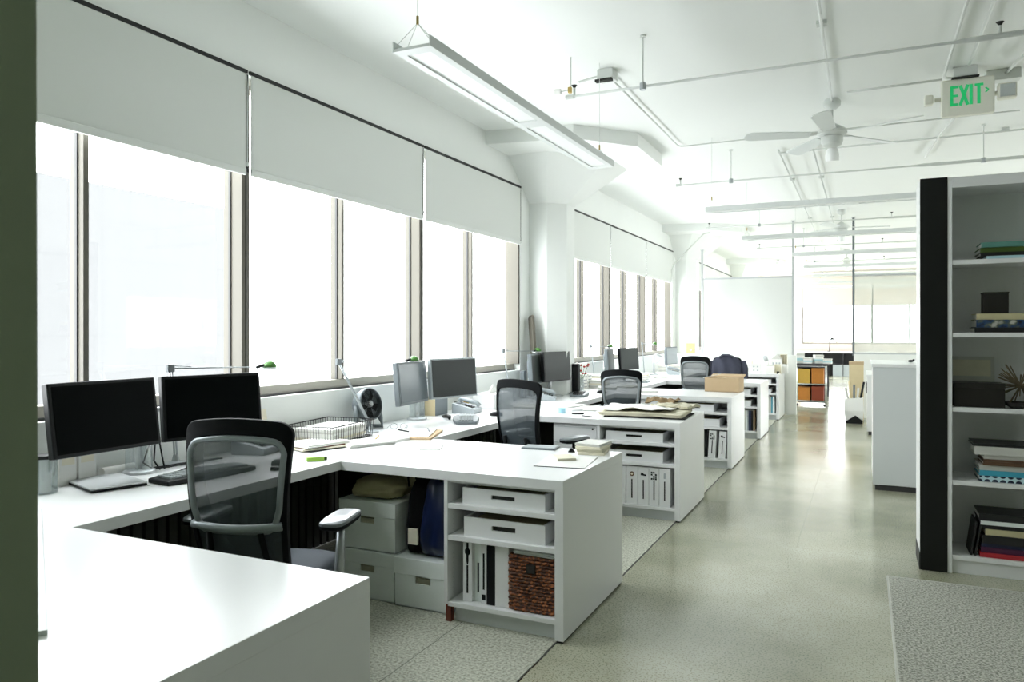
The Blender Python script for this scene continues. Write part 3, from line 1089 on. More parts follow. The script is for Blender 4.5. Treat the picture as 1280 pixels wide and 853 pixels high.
def office_chair(label, loc, rz, ztop=1.05, w=0.25, frame='chair_black', rim='chair_frame_grey', arms=True, black=False):
    r = thing('office_chair', label, 'chair', loc, rz, 'mesh-backed office chairs')
    zb = 0.46
    out = outline(w * 0.80, w * 0.97, zb, ztop, 0.045, crown=0.022)
    zm = (zb + ztop) / 2
    bw = 0.024
    inn = []
    for x, z in out:
        nz_ = z - (0.060 if z > zm else -0.03) * min(1, abs(z - zm) / (ztop - zb) * 2.2)
        inn.append((x * (1 - bw / w), nz_))
    ring_strip(MB(), out, inn, 0.022).build('back_frame', frame, r, smooth='auto', bevel=0.003)
    inn2 = []
    for x, z in out:
        nz_ = z - (0.072 if z > zm else -0.225) * min(1, abs(z - zm) / (ztop - zb) * 2.2)
        inn2.append((x * (1 - (bw + 0.004) / w), nz_))
    if not black:
        inn3 = [(x * 0.99, z) for x, z in inn]
        pts = [(x, ysurf(x, z) - 0.010, z) for x, z in inn2]
        MB().tube(pts, 0.0120, 8, closed=True).build('inner_rim', rim, r, smooth=True)
        # cross rail
        zr = zb + 0.235
        rail = MB()
        pr = [(w * 0.80 * (2 * i / 12 - 1), zr + 0.008 * (2 * i / 12 - 1) ** 2) for i in range(13)]
        rail.tube([(x, ysurf(x, z) - 0.016, z) for x, z in pr], 0.016, 8)
        rail.build('cross_rail', rim, r, smooth=True)
    hw0, hw1 = w * 0.72, w * 0.86
    panel(MB(), hw0, hw1, zb + 0.03, ztop - 0.03, -0.001).build('mesh_back', 'mesh_fabric', r, smooth=True)
    panel(MB(), hw0 * 0.98, hw0 * 1.03, zb + 0.01, zb + 0.23, 0.012).build('lumbar_pad', 'chair_black', r, smooth=True, solid=0.012)
    # spine bracket
    sp = MB()
    for sx in (-1, 1):
        sp.tube([(sx * 0.10, ysurf(0.1, zb + 0.22) - 0.02, zb + 0.22), (sx * 0.12, ysurf(0.1, zb) - 0.03, zb), (sx * 0.07, -0.22, 0.40), (sx * 0.03, -0.10, 0.385)], 0.012, 8)
    sp.build('back_bracket', 'chair_black', r, smooth=True)
    # seat
    st = MB()
    rings = []
    for z, s_ in ((0.415, 0.86), (0.425, 0.97), (0.455, 1.0), (0.478, 0.97), (0.488, 0.84)):
        ring = []
        for i in range(32):
            a = 2 * PI * i / 32
            p = 4.0
            q = (abs(math.cos(a)) ** p + abs(math.sin(a)) ** p) ** (-1 / p)
            yy = math.sin(a) * q * 0.235 * s_
            ring.append((math.cos(a) * q * 0.245 * s_, 0.03 + yy, z - 0.02 * max(0, yy / 0.235) ** 3))
        rings.append(ring)
    st.loft(rings)
    st.build('seat', 'seat_fabric', r, smooth=True)
    MB().box(-0.11, 0.11, -0.10, 0.13, 0.375, 0.414).build('mechanism', 'black_plastic', r, bevel=0.008)
    MB().lathe([(0.03, 0.14), (0.03, 0.26), (0.018, 0.265), (0.018, 0.38)], n=14).build('gas_lift', 'chrome', r, smooth='auto')
    for i in range(5):
        a = 2 * PI * i / 5 + 0.3
        ex, ey = 0.29 * math.cos(a), 0.29 * math.sin(a)
        lg = MB().tube([(0.02 * math.cos(a), 0.02 * math.sin(a), 0.145), (ex * .5, ey * .5, 0.125), (ex, ey, 0.085)], [0.028, 0.022, 0.014], 8).build('leg', 'chair_frame_grey', r, smooth=True)
        cs = MB()
        Mx = Matrix.Translation((ex, ey, 0.031)) @ rotz(a + .6) @ Matrix.Rotation(PI / 2, 4, 'X')
        cs.lathe([(0.02, -0.024), (0.031, -0.018), (0.031, 0.018), (0.02, 0.024)], n=14, M=Mx)
        cs.box(ex - .008, ex + .008, ey - .008, ey + .008, 0.05, 0.09)
        cs.build('caster', 'black_plastic', lg, smooth='auto')
    if arms:
        for sx in (-1, 1):
            ar = MB()
            ar.tube([(sx * 0.10, 0.0, 0.39), (sx * 0.265, 0.0, 0.40), (sx * 0.29, 0.0, 0.44), (sx * 0.29, 0.01, 0.54), (sx * 0.29, 0.02, 0.645)], [0.016, 0.018, 0.02, 0.018, 0.015], 10)
            a_ = ar.build('armrest', 'brushed' if not black else 'chair_black', r, smooth=True)
            pd = MB()
            rings = []
            for z, s_ in ((0.661, 1.0), (0.672, 0.99), (0.678, 0.88)):
                ring = []
                for i in range(24):
                    an = 2 * PI * i / 24
                    q = (abs(math.cos(an)) ** 5 + abs(math.sin(an)) ** 5) ** (-1 / 5)
                    ring.append((sx * 0.285 + math.cos(an) * q * 0.052 * s_, 0.03 + math.sin(an) * q * 0.13 * s_, z))
                rings.append(ring)
            pd.loft(rings)
            pd.build('arm_pad', 'arm_pad', a_, smooth='auto')
            pb = MB()
            pb.loft([[(sx * 0.285 + math.cos(2 * PI * i / 24) * (abs(math.cos(2 * PI * i / 24)) ** 5 + abs(math.sin(2 * PI * i / 24)) ** 5) ** (-1 / 5) * 0.052 * s_,
                       0.03 + math.sin(2 * PI * i / 24) * (abs(math.cos(2 * PI * i / 24)) ** 5 + abs(math.sin(2 * PI * i / 24)) ** 5) ** (-1 / 5) * 0.13 * s_, z) for i in range(24)]
                     for z, s_ in ((0.640, 0.82), (0.648, 0.98), (0.6605, 1.0))])
            pb.build('pad_base', 'chair_black', a_, smooth='auto')
    return r


office_chair('black and grey mesh office chair closest to the camera, left of the archive boxes', (-2.17, 2.33, 0), R(17), 1.078, 0.218)
office_chair('tall black mesh office chair behind the near white desk', (-2.12, 5.04, 0), R(-20), 1.065, 0.225, black=True)
office_chair('grey-rimmed mesh office chair behind the canvas-piled desk', (-2.17, 7.25, 0), R(12), 1.035, 0.207)
office_chair('grey-rimmed mesh office chair left of the cardboard box', (-1.86, 9.62, 0), R(-6), 1.10, 0.195)
office_chair('office chair draped with a dark jacket behind the cardboard box', (-1.84, 11.72, 0), R(0), 1.03, 0.215)

# jacket over the farthest chair
from mathutils import noise as NZ
r = thing('jacket', 'dark navy jacket hung over the back of the farthest office chair', 'jacket', (-1.84, 11.72, 0), 0)
b = MB()
g = []
prof = []
for i in range(15):
    t = i / 14
    if t < 0.55:
        prof.append((-0.075 - 0.0 * t, 0.66 + (1.07 - 0.66) * (t / 0.55)))
    elif t < 0.7:
        s_ = (t - 0.55) / 0.15
        prof.append((-0.075 + 0.09 * s_, 1.07 + 0.02 * math.sin(PI * s_)))
    else:
        s_ = (t - 0.7) / 0.3
        prof.append((0.015, 1.07 - 0.22 * s_))
for i, (dy, z) in enumerate(prof):
    row = []
    for k in range(31):
        u = 2 * k / 30 - 1
        hw = 0.235 * (1.0 if z < 0.95 else 1.0 - 0.30 * ((z - 0.95) / 0.12) ** 2)
        x = u * hw
        fold = 0.012 * math.sin(u * 8 + z * 7) + 0.02 * NZ.noise(Vector((x * 9, z * 5, 2.0)))
        yb = ysurf(min(0.24, abs(x)), max(0.5, min(1.03, z)))
        row.append(b.bm.verts.new((x, yb + dy + (fold if dy < 0 else fold * .3) + (0.03 if abs(u) > .93 else 0), z - 0.05 * u * u * (1 if z > .95 else 0))))
    g.append(row)
for i in range(14):
    for k in range(30):
        b.bm.faces.new((g[i][k], g[i][k + 1], g[i + 1][k + 1], g[i + 1][k]))
b.build('jacket_body', 'jacket_cloth', r, smooth=True, solid=0.012)
b = MB()
b.tube([(-.09, -0.36, 1.03), (-.05, -0.375, 1.075), (.05, -0.375, 1.075), (.09, -0.36, 1.03)], 0.018, 8)
b.build('collar', 'jacket_cloth', r, smooth=True)
for sx in (-1, 1):
    MB().tube([(sx * .235, -.27, 0.99), (sx * .262, -.28, 0.88), (sx * .262, -.27, 0.72), (sx * .25, -.26, 0.62)], [0.035, 0.045, 0.04, 0.035], 10).build('sleeve', 'jacket_cloth', r, smooth=True)


# ================================================================== MONITORS
def monitor(label, loc, yaw, tilt, w=0.50, asp=0.62, shell='black_plastic', scr='screen_dark', bez=0.016, bulk=False, foot=True):
    """loc = centre of the screen; faces +x before the yaw"""
    r = thing('monitor', label, 'monitor', (loc[0], loc[1], HD), yaw, 'desktop monitors')
    h = w * asp
    zc = loc[2] - HD
    M = Matrix.Translation((0, 0, zc)) @ Matrix.Rotation(-tilt, 4, 'Y')
    MB().box(-0.042, -0.002, -w / 2, w / 2, -h / 2, h / 2, M).build('monitor_shell', shell, r, bevel=0.006)
    MB().box(-0.075, -0.042, -w / 3, w / 3, -h / 3.4, h / 3.4, M).build('rear_housing', shell, r, bevel=0.01)
    MB().box(-0.003, 0.0005, -w / 2 + bez, w / 2 - bez, -h / 2 + bez, h / 2 - bez, M).build('screen', scr, r)
    if foot:
        MB().tube([(-0.085, 0, 0.012), (-0.10, 0, 0.12), (-0.085, 0, zc - 0.02)], 0.018, 10).build('stand_neck', 'silver' if shell != 'black_plastic' else 'silver', r, smooth=True)
        MB().lathe([(0.11, 0), (0.112, 0.004), (0.105, 0.010), (0.03, 0.016)], (-0.06, 0, 0), 28).build('stand_base', 'silver', r, smooth='auto')
    return r


monitor('black monitor at the left edge by the dark wall', (-3.03, 2.25, 1.046), 0, R(9), 0.52, 0.61, foot=False)
monitor('black monitor seen through and above the nearest mesh chair', (-2.975, 2.80, 1.044), R(-16), R(6), 0.52, 0.61, foot=False)
monitor('bright grey monitor with glare, turned aside, behind the desk fan', (-2.99, 4.68, 1.046), R(8), R(5), 0.50, 0.62, 'grey_plastic', 'screen_glare', foot=False, bez=.018)
monitor('dark grey screen right of the glaring monitor', (-2.90, 5.13, 1.058), R(-16), R(4), 0.50, 0.62, 'light_grey_plastic', 'screen_grey', foot=False, bez=.014)
monitor('edge-on grey monitor left of its twin near the white column', (-3.03, 7.10, 1.041), R(9), R(3), 0.50, 0.62, 'grey_plastic', 'screen_grey')
monitor('grey monitor in front of the white column', (-2.92, 7.36, 1.055), R(-12), R(3), 0.50, 0.62, 'black_plastic', 'screen_grey')
monitor('edge-on grey monitor behind the grey-rimmed mesh chair', (-3.03, 9.56, 1.045), R(8), R(4), 0.48, 0.62, 'grey_plastic', 'screen_grey')
monitor('grey monitor above the grey-rimmed mesh chair', (-2.88, 9.92, 1.055), R(-14), R(5), 0.48, 0.62, 'black_plastic', 'screen_grey')
monitor('small pale monitor farthest along the window counter', (-2.83, 12.2, 1.03), R(-9), R(2), 0.46, 0.62, 'grey_plastic', 'light_grey_plastic')


def dual_stand(label, loc, targets):
    r = thing('monitor_stand', label, 'monitor stand', (loc[0], loc[1], HD), 0)
    MB().lathe([(0.075, 0), (0.075, 0.012), (0.06, 0.02)], n=24).build('stand_base', 'silver', r, smooth='auto')
    MB().lathe([(0.06, 0.018), (0.058, 0.14), (0.052, 0.145)], n=24).build('post_sleeve', 'clear_plastic', r, smooth='auto')
    MB().tube([(0, 0, 0.02), (0, 0, 0.33)], 0.016, 10).build('post', 'silver', r, smooth=True)
    for t in targets:
        d = (t[0] - loc[0], t[1] - loc[1], t[2] - HD)
        MB().tube([(0, 0, 0.29), (d[0] * .5 - .02, d[1] * .5, 0.30), d], 0.012, 8).build('arm', 'silver', r, smooth=True)


dual_stand('silver dual monitor stand between the two black monitors', (-3.15, 2.50), [(-3.10, 2.30, 1.04), (-3.05, 2.78, 1.04)])
dual_stand('silver stand of the glaring monitor pair', (-3.12, 4.93), [(-3.06, 4.70, 1.04), (-2.98, 5.11, 1.05)])


# ================================================================== DESKTOP ITEMS
def at(name, label, cat, x, y, rz=0, z=HD, group=None):
    return thing(name, label, cat, (x, y, z), rz, group)


def keyboard(label, x, y, rz, m='black_plastic', keym='grey_plastic', L=0.47, D=0.20):
    r = at('keyboard', label, 'keyboard', x, y, rz, group='computer keyboards')
    out = []
    n = 14
    for i in range(n + 1):
        t = 2 * i / n - 1
        out.append((t * L / 2, D / 2 - 0.02 * t * t))
    for i in range(n + 1):
        t = 1 - 2 * i / n
        out.append((t * L / 2, -D / 2 + 0.03 * t * t))
    b = MB().prism(out, 0.0, 0.022)
    for v in b.bm.verts:
        if v.co.z > 0.01: v.co.z += 0.012 * (1 - abs(v.co.x) / (L / 2)) * 0.8
    b.build('keyboard_body', m, r, bevel=0.006)
    k = MB()
    for row in range(5):
        for c in range(15):
            x0 = -L / 2 + 0.03 + c * (L - 0.06) / 15
            y0 = D / 2 - 0.045 - row * 0.022
            zz = 0.024 + 0.0095 * (1 - abs(x0 + .01) / (L / 2))
            k.box(x0, x0 + (L - .06) / 15 * .82, y0 - .018, y0, zz - .006, zz + 0.006)
    kk = k.build('keys', keym, r)
    return r


def mouse(label, x, y, rz, m='black_plastic'):
    r = at('computer_mouse', label, 'mouse', x, y, rz, group='computer mice')
    b = MB()
    rings = []
    for z, s_ in ((0.0, 0.95), (0.010, 1.0), (0.022, 0.9), (0.032, 0.6), (0.036, 0.2)):
        rings.append([(math.cos(2 * PI * i / 18) * 0.033 * s_, math.sin(2 * PI * i / 18) * 0.055 * s_, z) for i in range(18)])
    b.loft(rings)
    b.build('mouse_body', m, r, smooth=True)
    MB().box(-0.003, 0.003, 0.02, 0.035, 0.028, 0.036).build('scroll_wheel', 'grey_plastic', r)
    return r


def phone(label, x, y, rz, m='light_grey_plastic'):
    r = at('desk_phone', label, 'telephone', x, y, rz, group='desk telephones')
    b = MB()
    b.prism([(-0.10, 0.0), (0.10, 0.0), (0.10, 0.035), (-0.10, 0.085)], -0.10, 0.10, M=Matrix.Rotation(PI / 2, 4, 'X'))
    o = b.build('phone_body', m, r, bevel=0.005)
    k = MB()
    for i in range(4):
        for j in range(3):
            x0 = -0.02 + i * 0.024
            zz = 0.085 - 0.25 * (x0 + 0.10)
            k.box(x0, x0 + .016, -0.06 + j * .026, -0.042 + j * .026, zz - 0.004, zz + .005)
    k.build('keypad', 'black_plastic' if m != 'black_plastic' else 'grey_plastic', r)
    MB().box(-0.085, -0.04, -0.05, 0.03, 0.078, 0.0835).build('phone_display', 'grey_plastic', r)
    h = MB().tube([(-0.09, 0.075, 0.085), (-0.08, 0.075, 0.108), (0.06, 0.075, 0.078), (0.085, 0.075, 0.05)], [0.022, 0.018, 0.018, 0.022], 10)
    h.build('handset', m, r, smooth=True)
    return r


keyboard('black ergonomic keyboard left of the nearest mesh chair', -2.80, 2.57, R(-97), 'black_plastic', 'light_grey_plastic')
mouse('black mouse seen through the nearest chair mesh', -2.66, 2.93, R(-80))
phone('pale grey desk telephone seen through the nearest chair mesh', -3.08, 3.20, R(15))
r = at('memory_box', 'small dark rectangular gadget beside the mouse near the mesh chair', 'gadget', -2.58, 2.84, R(20))
MB().box(-.045, .045, -.02, .02, 0, .018).build('case', 'black_plastic', r, bevel=.003)
MB().box(-.02, .02, -.008, .008, .018, .0195).build('gadget_label', 'light_grey_plastic', r)
# laptop (closed)
r = at('laptop', 'closed silver laptop lying below the left black monitor', 'laptop', -3.03, 2.24, R(-17))
MB().box(-.155, .155, -.115, .115, 0.002, .012).build('laptop_base', 'black_plastic', r, bevel=.004)
MB().box(-.155, .155, -.115, .115, .0125, .020).build('laptop_lid', 'silver', r, bevel=.003)
# cables
r = at('cable_bundle', 'tangle of black cables beneath the two black monitors', 'cable', -3.0, 2.6)
b = MB()
random.seed(3)
for i in range(6):
    p0 = Vector((-0.15 + random.uniform(-.03, .03), -0.10 + random.uniform(-.03, .03), 0.006 + 0.006 * i * .3))
    pts = [p0 + Vector((0.02 * random.uniform(-1, 1) + 0.012 * t, 0.07 * t, 0.0)) for t in range(7)]
    b.tube(pts, 0.0035, 6)
for dx in (0, 0.03, 0.055):
    b.tube([(-.10 - dx * .3, -.06 - dx, 0.24), (-.10, -.08 + dx, 0.14), (-.12, -.10 + dx * 2, 0.05), (-.10, -.05 + dx, 0.006)], 0.004, 6)
b.build('cable', 'black_plastic', r, smooth=True)
r = at('glasses', 'pair of black folded glasses among cables near the near keyboard', 'glasses', -2.93, 2.62, R(-70))
b = MB()
for sx in (-1, 1):
    b.tube([(sx * .034 + .026 * math.cos(2 * PI * i / 14), 0, .022 + .019 * math.sin(2 * PI * i / 14)) for i in range(14)], 0.0028, 6, closed=True)
    b.tube([(sx * .062, 0, .03), (sx * .05, -.03, .02), (sx * -.03, -.045 - .008 * sx, .008)], 0.0026, 6)
b.tube([(-.010, 0, .03), (0, 0, .034), (.010, 0, .03)], 0.0026, 6)
b.build('glasses_frame', 'black_plastic', r, smooth=True)

# canister of clear plastic at the far left, cards, paper roll
r = at('pen_canister', 'clear plastic canister at the dark wall edge, holding rolled paper', 'canister', -3.11, 2.02)
MB().lathe([(.045, 0), (.045, .145), (.043, .145), (.043, .004)], n=24).build('canister_body', 'clear_plastic', r, smooth='auto')
MB().lathe([(.046, .145), (.047, .16), (.02, .165)], n=24).build('canister_lid', 'black_plastic', r, smooth='auto')
MB().lathe([(.022, .006), (.022, .14)], n=16).build('rolled_paper', 'paper', r, smooth='auto')
for i, (yy, l) in enumerate(((2.16, 'upright white card box against the wall, left one'), (2.25, 'upright white card box against the wall, right one'))):
    r = at('card_box', l + ', under the left monitor', 'box', -3.20, yy)
    MB().box(-.03, .03, -.04, .04, 0, .155).build('carton', 'paper', r, bevel=.002)
    MB().box(.0301, .031, -.03, .03, .09, .12).build('carton_label', 'cream_paper', r)
r = at('paper_roll', 'white rolled drawing lying on the counter below the left monitor', 'paper roll', -3.205, 2.43)
b = MB()
b.lathe([(.014, -.085), (.022, -.085), (.022, .085), (.014, .085)], n=16, M=Matrix.Translation((0, 0, .022)) @ Matrix.Rotation(PI / 2, 4, 'X'))
b.build('rolled_sheet', 'paper', r, smooth='auto')
MB().lathe([(.013, -.088), (.013, -.084)], n=14, M=Matrix.Translation((0, 0, .022)) @ Matrix.Rotation(PI / 2, 4, 'X')).build('roll_core', 'black_plastic', r)


# ---- articulated lamps
def desk_lamp(label, y, x=-3.10, base=None, head=0.66, ze=1.235, green='lamp_green'):
    bx, by = base
    r = at('desk_lamp', label, 'lamp', bx, by, group='articulated desk lamps')
    MB().lathe([(.055, 0), (.055, .012), (.02, .02), (.012, .05)], n=20).build('lamp_base', 'brushed', r, smooth='auto')
    e = (x - bx, y - by, ze - HD)
    b = MB()
    for s_ in (-.008, .008):
        b.tube([(0, s_, .045), (e[0], e[1] + s_, e[2])], .0045, 6)
    b.build('lower_arm', 'brushed', r, smooth=True)
    MB().box(e[0] - .01, e[0] + .01, e[1] - .022, e[1] + .018, e[2] - .018, e[2] + .022).build('elbow_joint', 'grey_plastic', r, bevel=.004)
    hp = (e[0] + .02, e[1] + head, e[2] - .018)
    b = MB()
    b.tube([(e[0], e[1], e[2]), hp], .004, 6)
    b.tube([(e[0], e[1] - .01, e[2] + .015), (e[0] + .003, e[1] + .12, e[2] + .004)], .0025, 6)
    b.build('upper_arm', 'brushed', r, smooth=True)
    MB().tube([(hp[0], hp[1] - .10, hp[2] + .0), (hp[0], hp[1] - .05, hp[2] + .012)], .009, 8).build('head_joint', 'black_plastic', r, smooth=True)
    hd = MB().lathe([(.062, -.012), (.060, -.006), (.03, -.002)], (hp[0], hp[1], hp[2]), 24).build('lamp_head', 'silver', r, smooth='auto')
    MB().lathe([(.040, -.004), (.036, .014), (.024, .028), (.006, .034)], (hp[0], hp[1], hp[2]), 20).build('dome_cap', green, hd, smooth=True)
    return r


desk_lamp('green-domed desk lamp stretched above the black monitors', 2.64, base=(-3.17, 2.73))
desk_lamp('green-domed desk lamp crossing in front of the glaring monitor', 3.90, base=(-3.00, 4.16), head=0.86, x=-3.06, ze=1.222)
desk_lamp('desk lamp whose arm crosses before the white column', 6.42, base=(-3.12, 6.62), head=0.78)
desk_lamp('faint desk lamp in front of the second window bay', 8.95, base=(-3.12, 9.15), head=0.72)
desk_lamp('faint farthest desk lamp along the window counter', 11.35, base=(-3.12, 11.55), head=0.70)

# ---- tabletop fan
r = at('desk_fan', 'grey round tabletop fan on the counter by the glaring monitor', 'fan', -3.12, 4.29, R(-6))
r.scale = (1.15, 1.15, 1.15)
M = Matrix.Translation((0, 0, .150)) @ Matrix.Rotation(R(78), 4, 'Y')
MB().lathe([(.02, -.075), (.06, -.07), (.088, -.035), (.098, 0), (.098, .03), (.092, .035), (.088, .0)], n=30, M=M).build('fan_housing', 'grey_plastic', r, smooth='auto')
b = MB()
for i in range(8):
    rr = .015 + i * .0105
    b.tube([M @ Vector((rr * math.cos(2 * PI * k / 28), rr * math.sin(2 * PI * k / 28), .034 - .012 * (rr / .09) ** 2)) for k in range(28)], .0013, 4, closed=True)
for i in range(12):
    a = 2 * PI * i / 12
    b.tube([M @ Vector((q * math.cos(a + q * 4), q * math.sin(a + q * 4), .034 - .012 * (q / .09) ** 2)) for q in (.01, .04, .07, .092)], .0013, 4)
b.build('fan_grille', 'black_plastic', r, smooth=True)
b = MB()
for i in range(5):
    a = 2 * PI * i / 5
    p = [M @ Vector((q * math.cos(a + d), q * math.sin(a + d), z)) for q, d, z in ((.018, -.4, .0), (.078, -.35, .0), (.082, .25, .016), (.02, .5, .014))]
    b.bm.faces.new([b.bm.verts.new(v) for v in p])
b.build('fan_blade', 'black_plastic', r, solid=.002)
MB().lathe([(.02, 0), (.02, .03), (.012, .036)], n=14, M=M).build('fan_hub', 'silver', r, smooth='auto')
for s_ in (-1, 1):
    MB().tube([(0, s_ * .10, .150), (.01, s_ * .105, .06), (.03, s_ * .10, .012), (-.05, s_ * .06, .012)], [.012, .016, .013, .011], 8).build('fan_leg', 'grey_plastic', r, smooth=True)
MB().box(-.06, .0, -.065, .065, .004, .016).build('fan_base', 'grey_plastic', r, bevel=.004)

# ---- wire basket with papers
r = at('wire_basket', 'shallow black wire tray under loose papers by the window', 'wire tray', -3.03, 3.78, R(8))
b = MB()
W, D, H = .17, .25, .11
top = [(-W, -D, H), (W, -D, H), (W, D, H), (-W, D, H)]
b.tube([Vector(p) for p in top], .0035, 6, closed=True)
b.tube([Vector((p[0] * .96, p[1] * .96, .005)) for p in top], .003, 6, closed=True)
for i in range(18):
    t = -1 + 2 * i / 17
    for s_ in (-1, 1):
        b.tube([(W * s_, D * t, H), (W * .96 * s_, D * t * .96, .005)], .0016, 4)
        b.tube([(W * t, D * s_, H), (W * t * .96, D * s_ * .96, .005)], .0016, 4)
    b.tube([(-W * .96, D * t * .96, .005), (W * .96, D * t * .96, .005)], .0016, 4)
b.build('wire_mesh', 'black_plastic', r)


def sheet_stack(name, label, x, y, rz, w, d, h, m='paper', z=HD, cat='paper', n=1, group=None, wob=0.02, mats=None):
    r = at(name, label, cat, x, y, rz, z=z, group=group)
    random.seed(int(abs(x * 1000 + y * 77)))
    if n == 1:
        MB().box(-w / 2, w / 2, -d / 2, d / 2, 0, h).build('sheet' if h < .004 else 'bound_pages', m, r, bevel=min(.001, h / 3))
    else:
        for i in range(n):
            a = random.uniform(-wob, wob) * 6
            MB().box(-w / 2, w / 2, -d / 2, d / 2, h * i / n, h * (i + .93) / n, TR(random.uniform(-wob, wob), random.uniform(-wob, wob), 0, a)).build('sheet', (mats[i % len(mats)] if mats else m), r)
    return r


sheet_stack('paper_stack', 'thick stack of white papers filling the black wire tray', -3.03, 3.78, R(8), .27, .40, .082, n=6, z=HD + .008, mats=['paper', 'cream_paper', 'paper', 'paper', 'book_white', 'paper'], wob=.006)
sheet_stack('document_pile', 'messy pile of folders and papers in front of the wire tray', -2.90, 3.50, R(-15), .24, .30, .035, n=5, mats=['box_dark', 'cream_paper', 'red_card', 'paper', 'paper'], wob=.018)
sheet_stack('document_pile', 'low pile of white papers right of the messy folders', -2.72, 3.72, R(-28), .22, .30, .020, n=3, wob=.01)
sheet_stack('notebook', 'white notebook with grey edge under a pencil', -2.70, 3.86, R(-10), .21, .29, .016)
r = at('pencil', 'yellow pencil lying on the white notebook', 'pencil', -2.74, 3.87, R(28), z=HD + .017)
MB().lathe([(.004, -.085), (.004, .075), (.0007, .09)], n=6, M=Matrix.Translation((0, 0, .004)) @ Matrix.Rotation(-PI / 2, 4, 'X')).build('pencil_shaft', 'pencil_yellow', r)
sheet_stack('clipboard', 'tan board with white sheets and pens left of the grey keyboard', -2.66, 4.17, R(20), .30, .42, .012, m='cardboard')
sheet_stack('paper_stack', 'white sheets lying on the tan board', -2.67, 4.17, R(23), .26, .38, .006, z=HD + .013)
sheet_stack('paper_stack', 'thin white envelope on bare desktop right of the green marker', -2.30, 3.80, R(25), .12, .24, .005)
for i, (x, y, a, l) in enumerate(((-2.75, 4.18, 65, 'black pen lying across the tan board, left one'), (-2.62, 4.28, 35, 'grey pen lying on the tan board, right one'))):
    r = at('pen', l, 'pen', x, y, R(a), z=HD + .020)
    MB().lathe([(.001, -.07), (.005, -.06), (.005, .065), (.003, .07)], n=8, M=Matrix.Translation((0, 0, .005)) @ Matrix.Rotation(-PI / 2, 4, 'X')).build('pen_barrel', 'black_plastic' if i == 0 else 'grey_plastic', r)
r = at('eyeglasses', 'thin wire-framed glasses on papers near the glaring monitor stand', 'glasses', -2.92, 4.38, R(20), z=HD)
b = MB()
for sx in (-1, 1):
    b.tube([(sx * .034 + .026 * math.cos(2 * PI * i / 14), 0, .022 + .019 * math.sin(2 * PI * i / 14)) for i in range(14)], 0.0014, 6, closed=True)
    b.tube([(sx * .062, 0, .03), (sx * .06, -.09, .02)], 0.0014, 6)
b.build('glasses_frame', 'grey_plastic', r, smooth=True)
# folder leaning on the wall
r = at('folder', 'cream folder propped upright against the window wall', 'folder', -3.19, 3.32, 0)
b = MB().box(-.004, .004, -.11, .11, 0, .22, Matrix.Rotation(R(-12), 4, 'Y'))
b.build('folder_cover', 'cream_paper', r)
MB().box(.0045, .0055, -.07, .02, .08, .18, Matrix.Rotation(R(-12), 4, 'Y')).build('folder_print', 'manila', r)
# green tape dispenser
r = at('highlighter', 'lime green marker lying on the desktop beside the mesh chair', 'marker', -2.60, 3.12, R(52))
MB().box(-.045, .045, -.012, .012, 0, .022).build('marker_body', 'lime', r, bevel=.004)
MB().box(.0452, .060, -.010, .010, .002, .020).build('marker_cap', 'stem_green', r, bevel=.003)

# near desk end: tablet, notebooks, sheets
r = at('tablet', 'slim grey tablet lying on the near desk by the second chair', 'tablet', -1.70, 4.02, R(8))
MB().box(-.10, .10, -.065, .065, 0, .010).build('tablet_body', 'grey_plastic', r, bevel=.003)
MB().box(-.092, .092, -.057, .057, .0102, .0112).build('tablet_screen', 'light_grey_plastic', r)
sheet_stack('drawing_sheet', 'large white drawing sheet with dark edge near the desk end', -1.40, 3.66, R(8), .26, .36, .003)
MB().box(-.13, .13, -.183, -.180, 0, .0035).build('sheet_edge', 'box_dark', bpy.data.objects['drawing_sheet'])
sheet_stack('notepad', 'small beige notepad on the white drawing sheet', -1.44, 3.72, R(35), .10, .13, .012, m='cream_paper', z=HD + .004)
for i, (w_, c_, l) in enumerate(((.20, 'cream_paper', 'bottommost'), (.19, 'canvas_light', 'second'), (.195, 'cream_paper', 'third'), (.18, 'book_white', 'topmost'))):
    r = at('paper_bundle', '%s cream bundle in the small stack at the near desk corner' % l, 'paper bundle', -1.37, 4.00, R(10 - 5 * i), z=HD + i * .0152, group='cream bundles stacked on the near desk end')
    b = MB().box(-.075, .075, -w_ / 2, w_ / 2, 0, .0075).box(-.075, .073, -w_ / 2, w_ / 2, .0078, .0148)
    b.build('bundled_pages', c_, r, bevel=.003)
r = at('binder_clip', 'black binder clip left of the cream bundles', 'clip', -1.49, 3.97, R(20))
MB().prism([(-.02, 0), (.02, 0), (.004, .022), (-.004, .022)], -.02, .02, M=Matrix.Rotation(PI / 2, 4, 'X')).build('clip_body', 'black_plastic', r)
MB().tube([(.0, -.012, .02), (.045, -.008, .016), (.045, .008, .016), (.0, .012, .02)], .0016, 6).build('clip_wire', 'black_plastic', r)

# second workstation
keyboard('pale grey ergonomic keyboard in front of the dark grey screen', -2.74, 5.02, R(-62), 'grey_plastic', 'light_grey_plastic')
mouse('black mouse right of the pale grey keyboard', -2.68, 5.42, R(-80))
phone('grey desk telephone under the dark grey screen', -3.02, 5.55, R(10), 'light_grey_plastic')
r = at('wrist_rest', 'small black gadget behind the pale grey keyboard', 'gadget', -2.93, 5.05, R(-40))
MB().tube([(-.07, 0, .014), (-.03, .015, .02), (.03, .015, .02), (.07, 0, .014)], [.012, .016, .016, .012], 8).build('gadget_body', 'black_plastic', r, smooth=True)
r = at('tissue_box', 'large white carton with tissues right of the grey telephone', 'tissue box', -3.03, 6.05, R(5))
MB().box(-.10, .10, -.22, .22, 0, .13).build('carton', 'laminate', r, bevel=.003)
b = MB()
b.prism([(-.05, 0), (.05, 0), (.03, .04), (.0, .07), (-.03, .03)], -.006, .006, M=Matrix.Translation((0, 0, .13)) @ rotz(1.2) @ Matrix.Rotation(PI / 2, 4, 'X'))
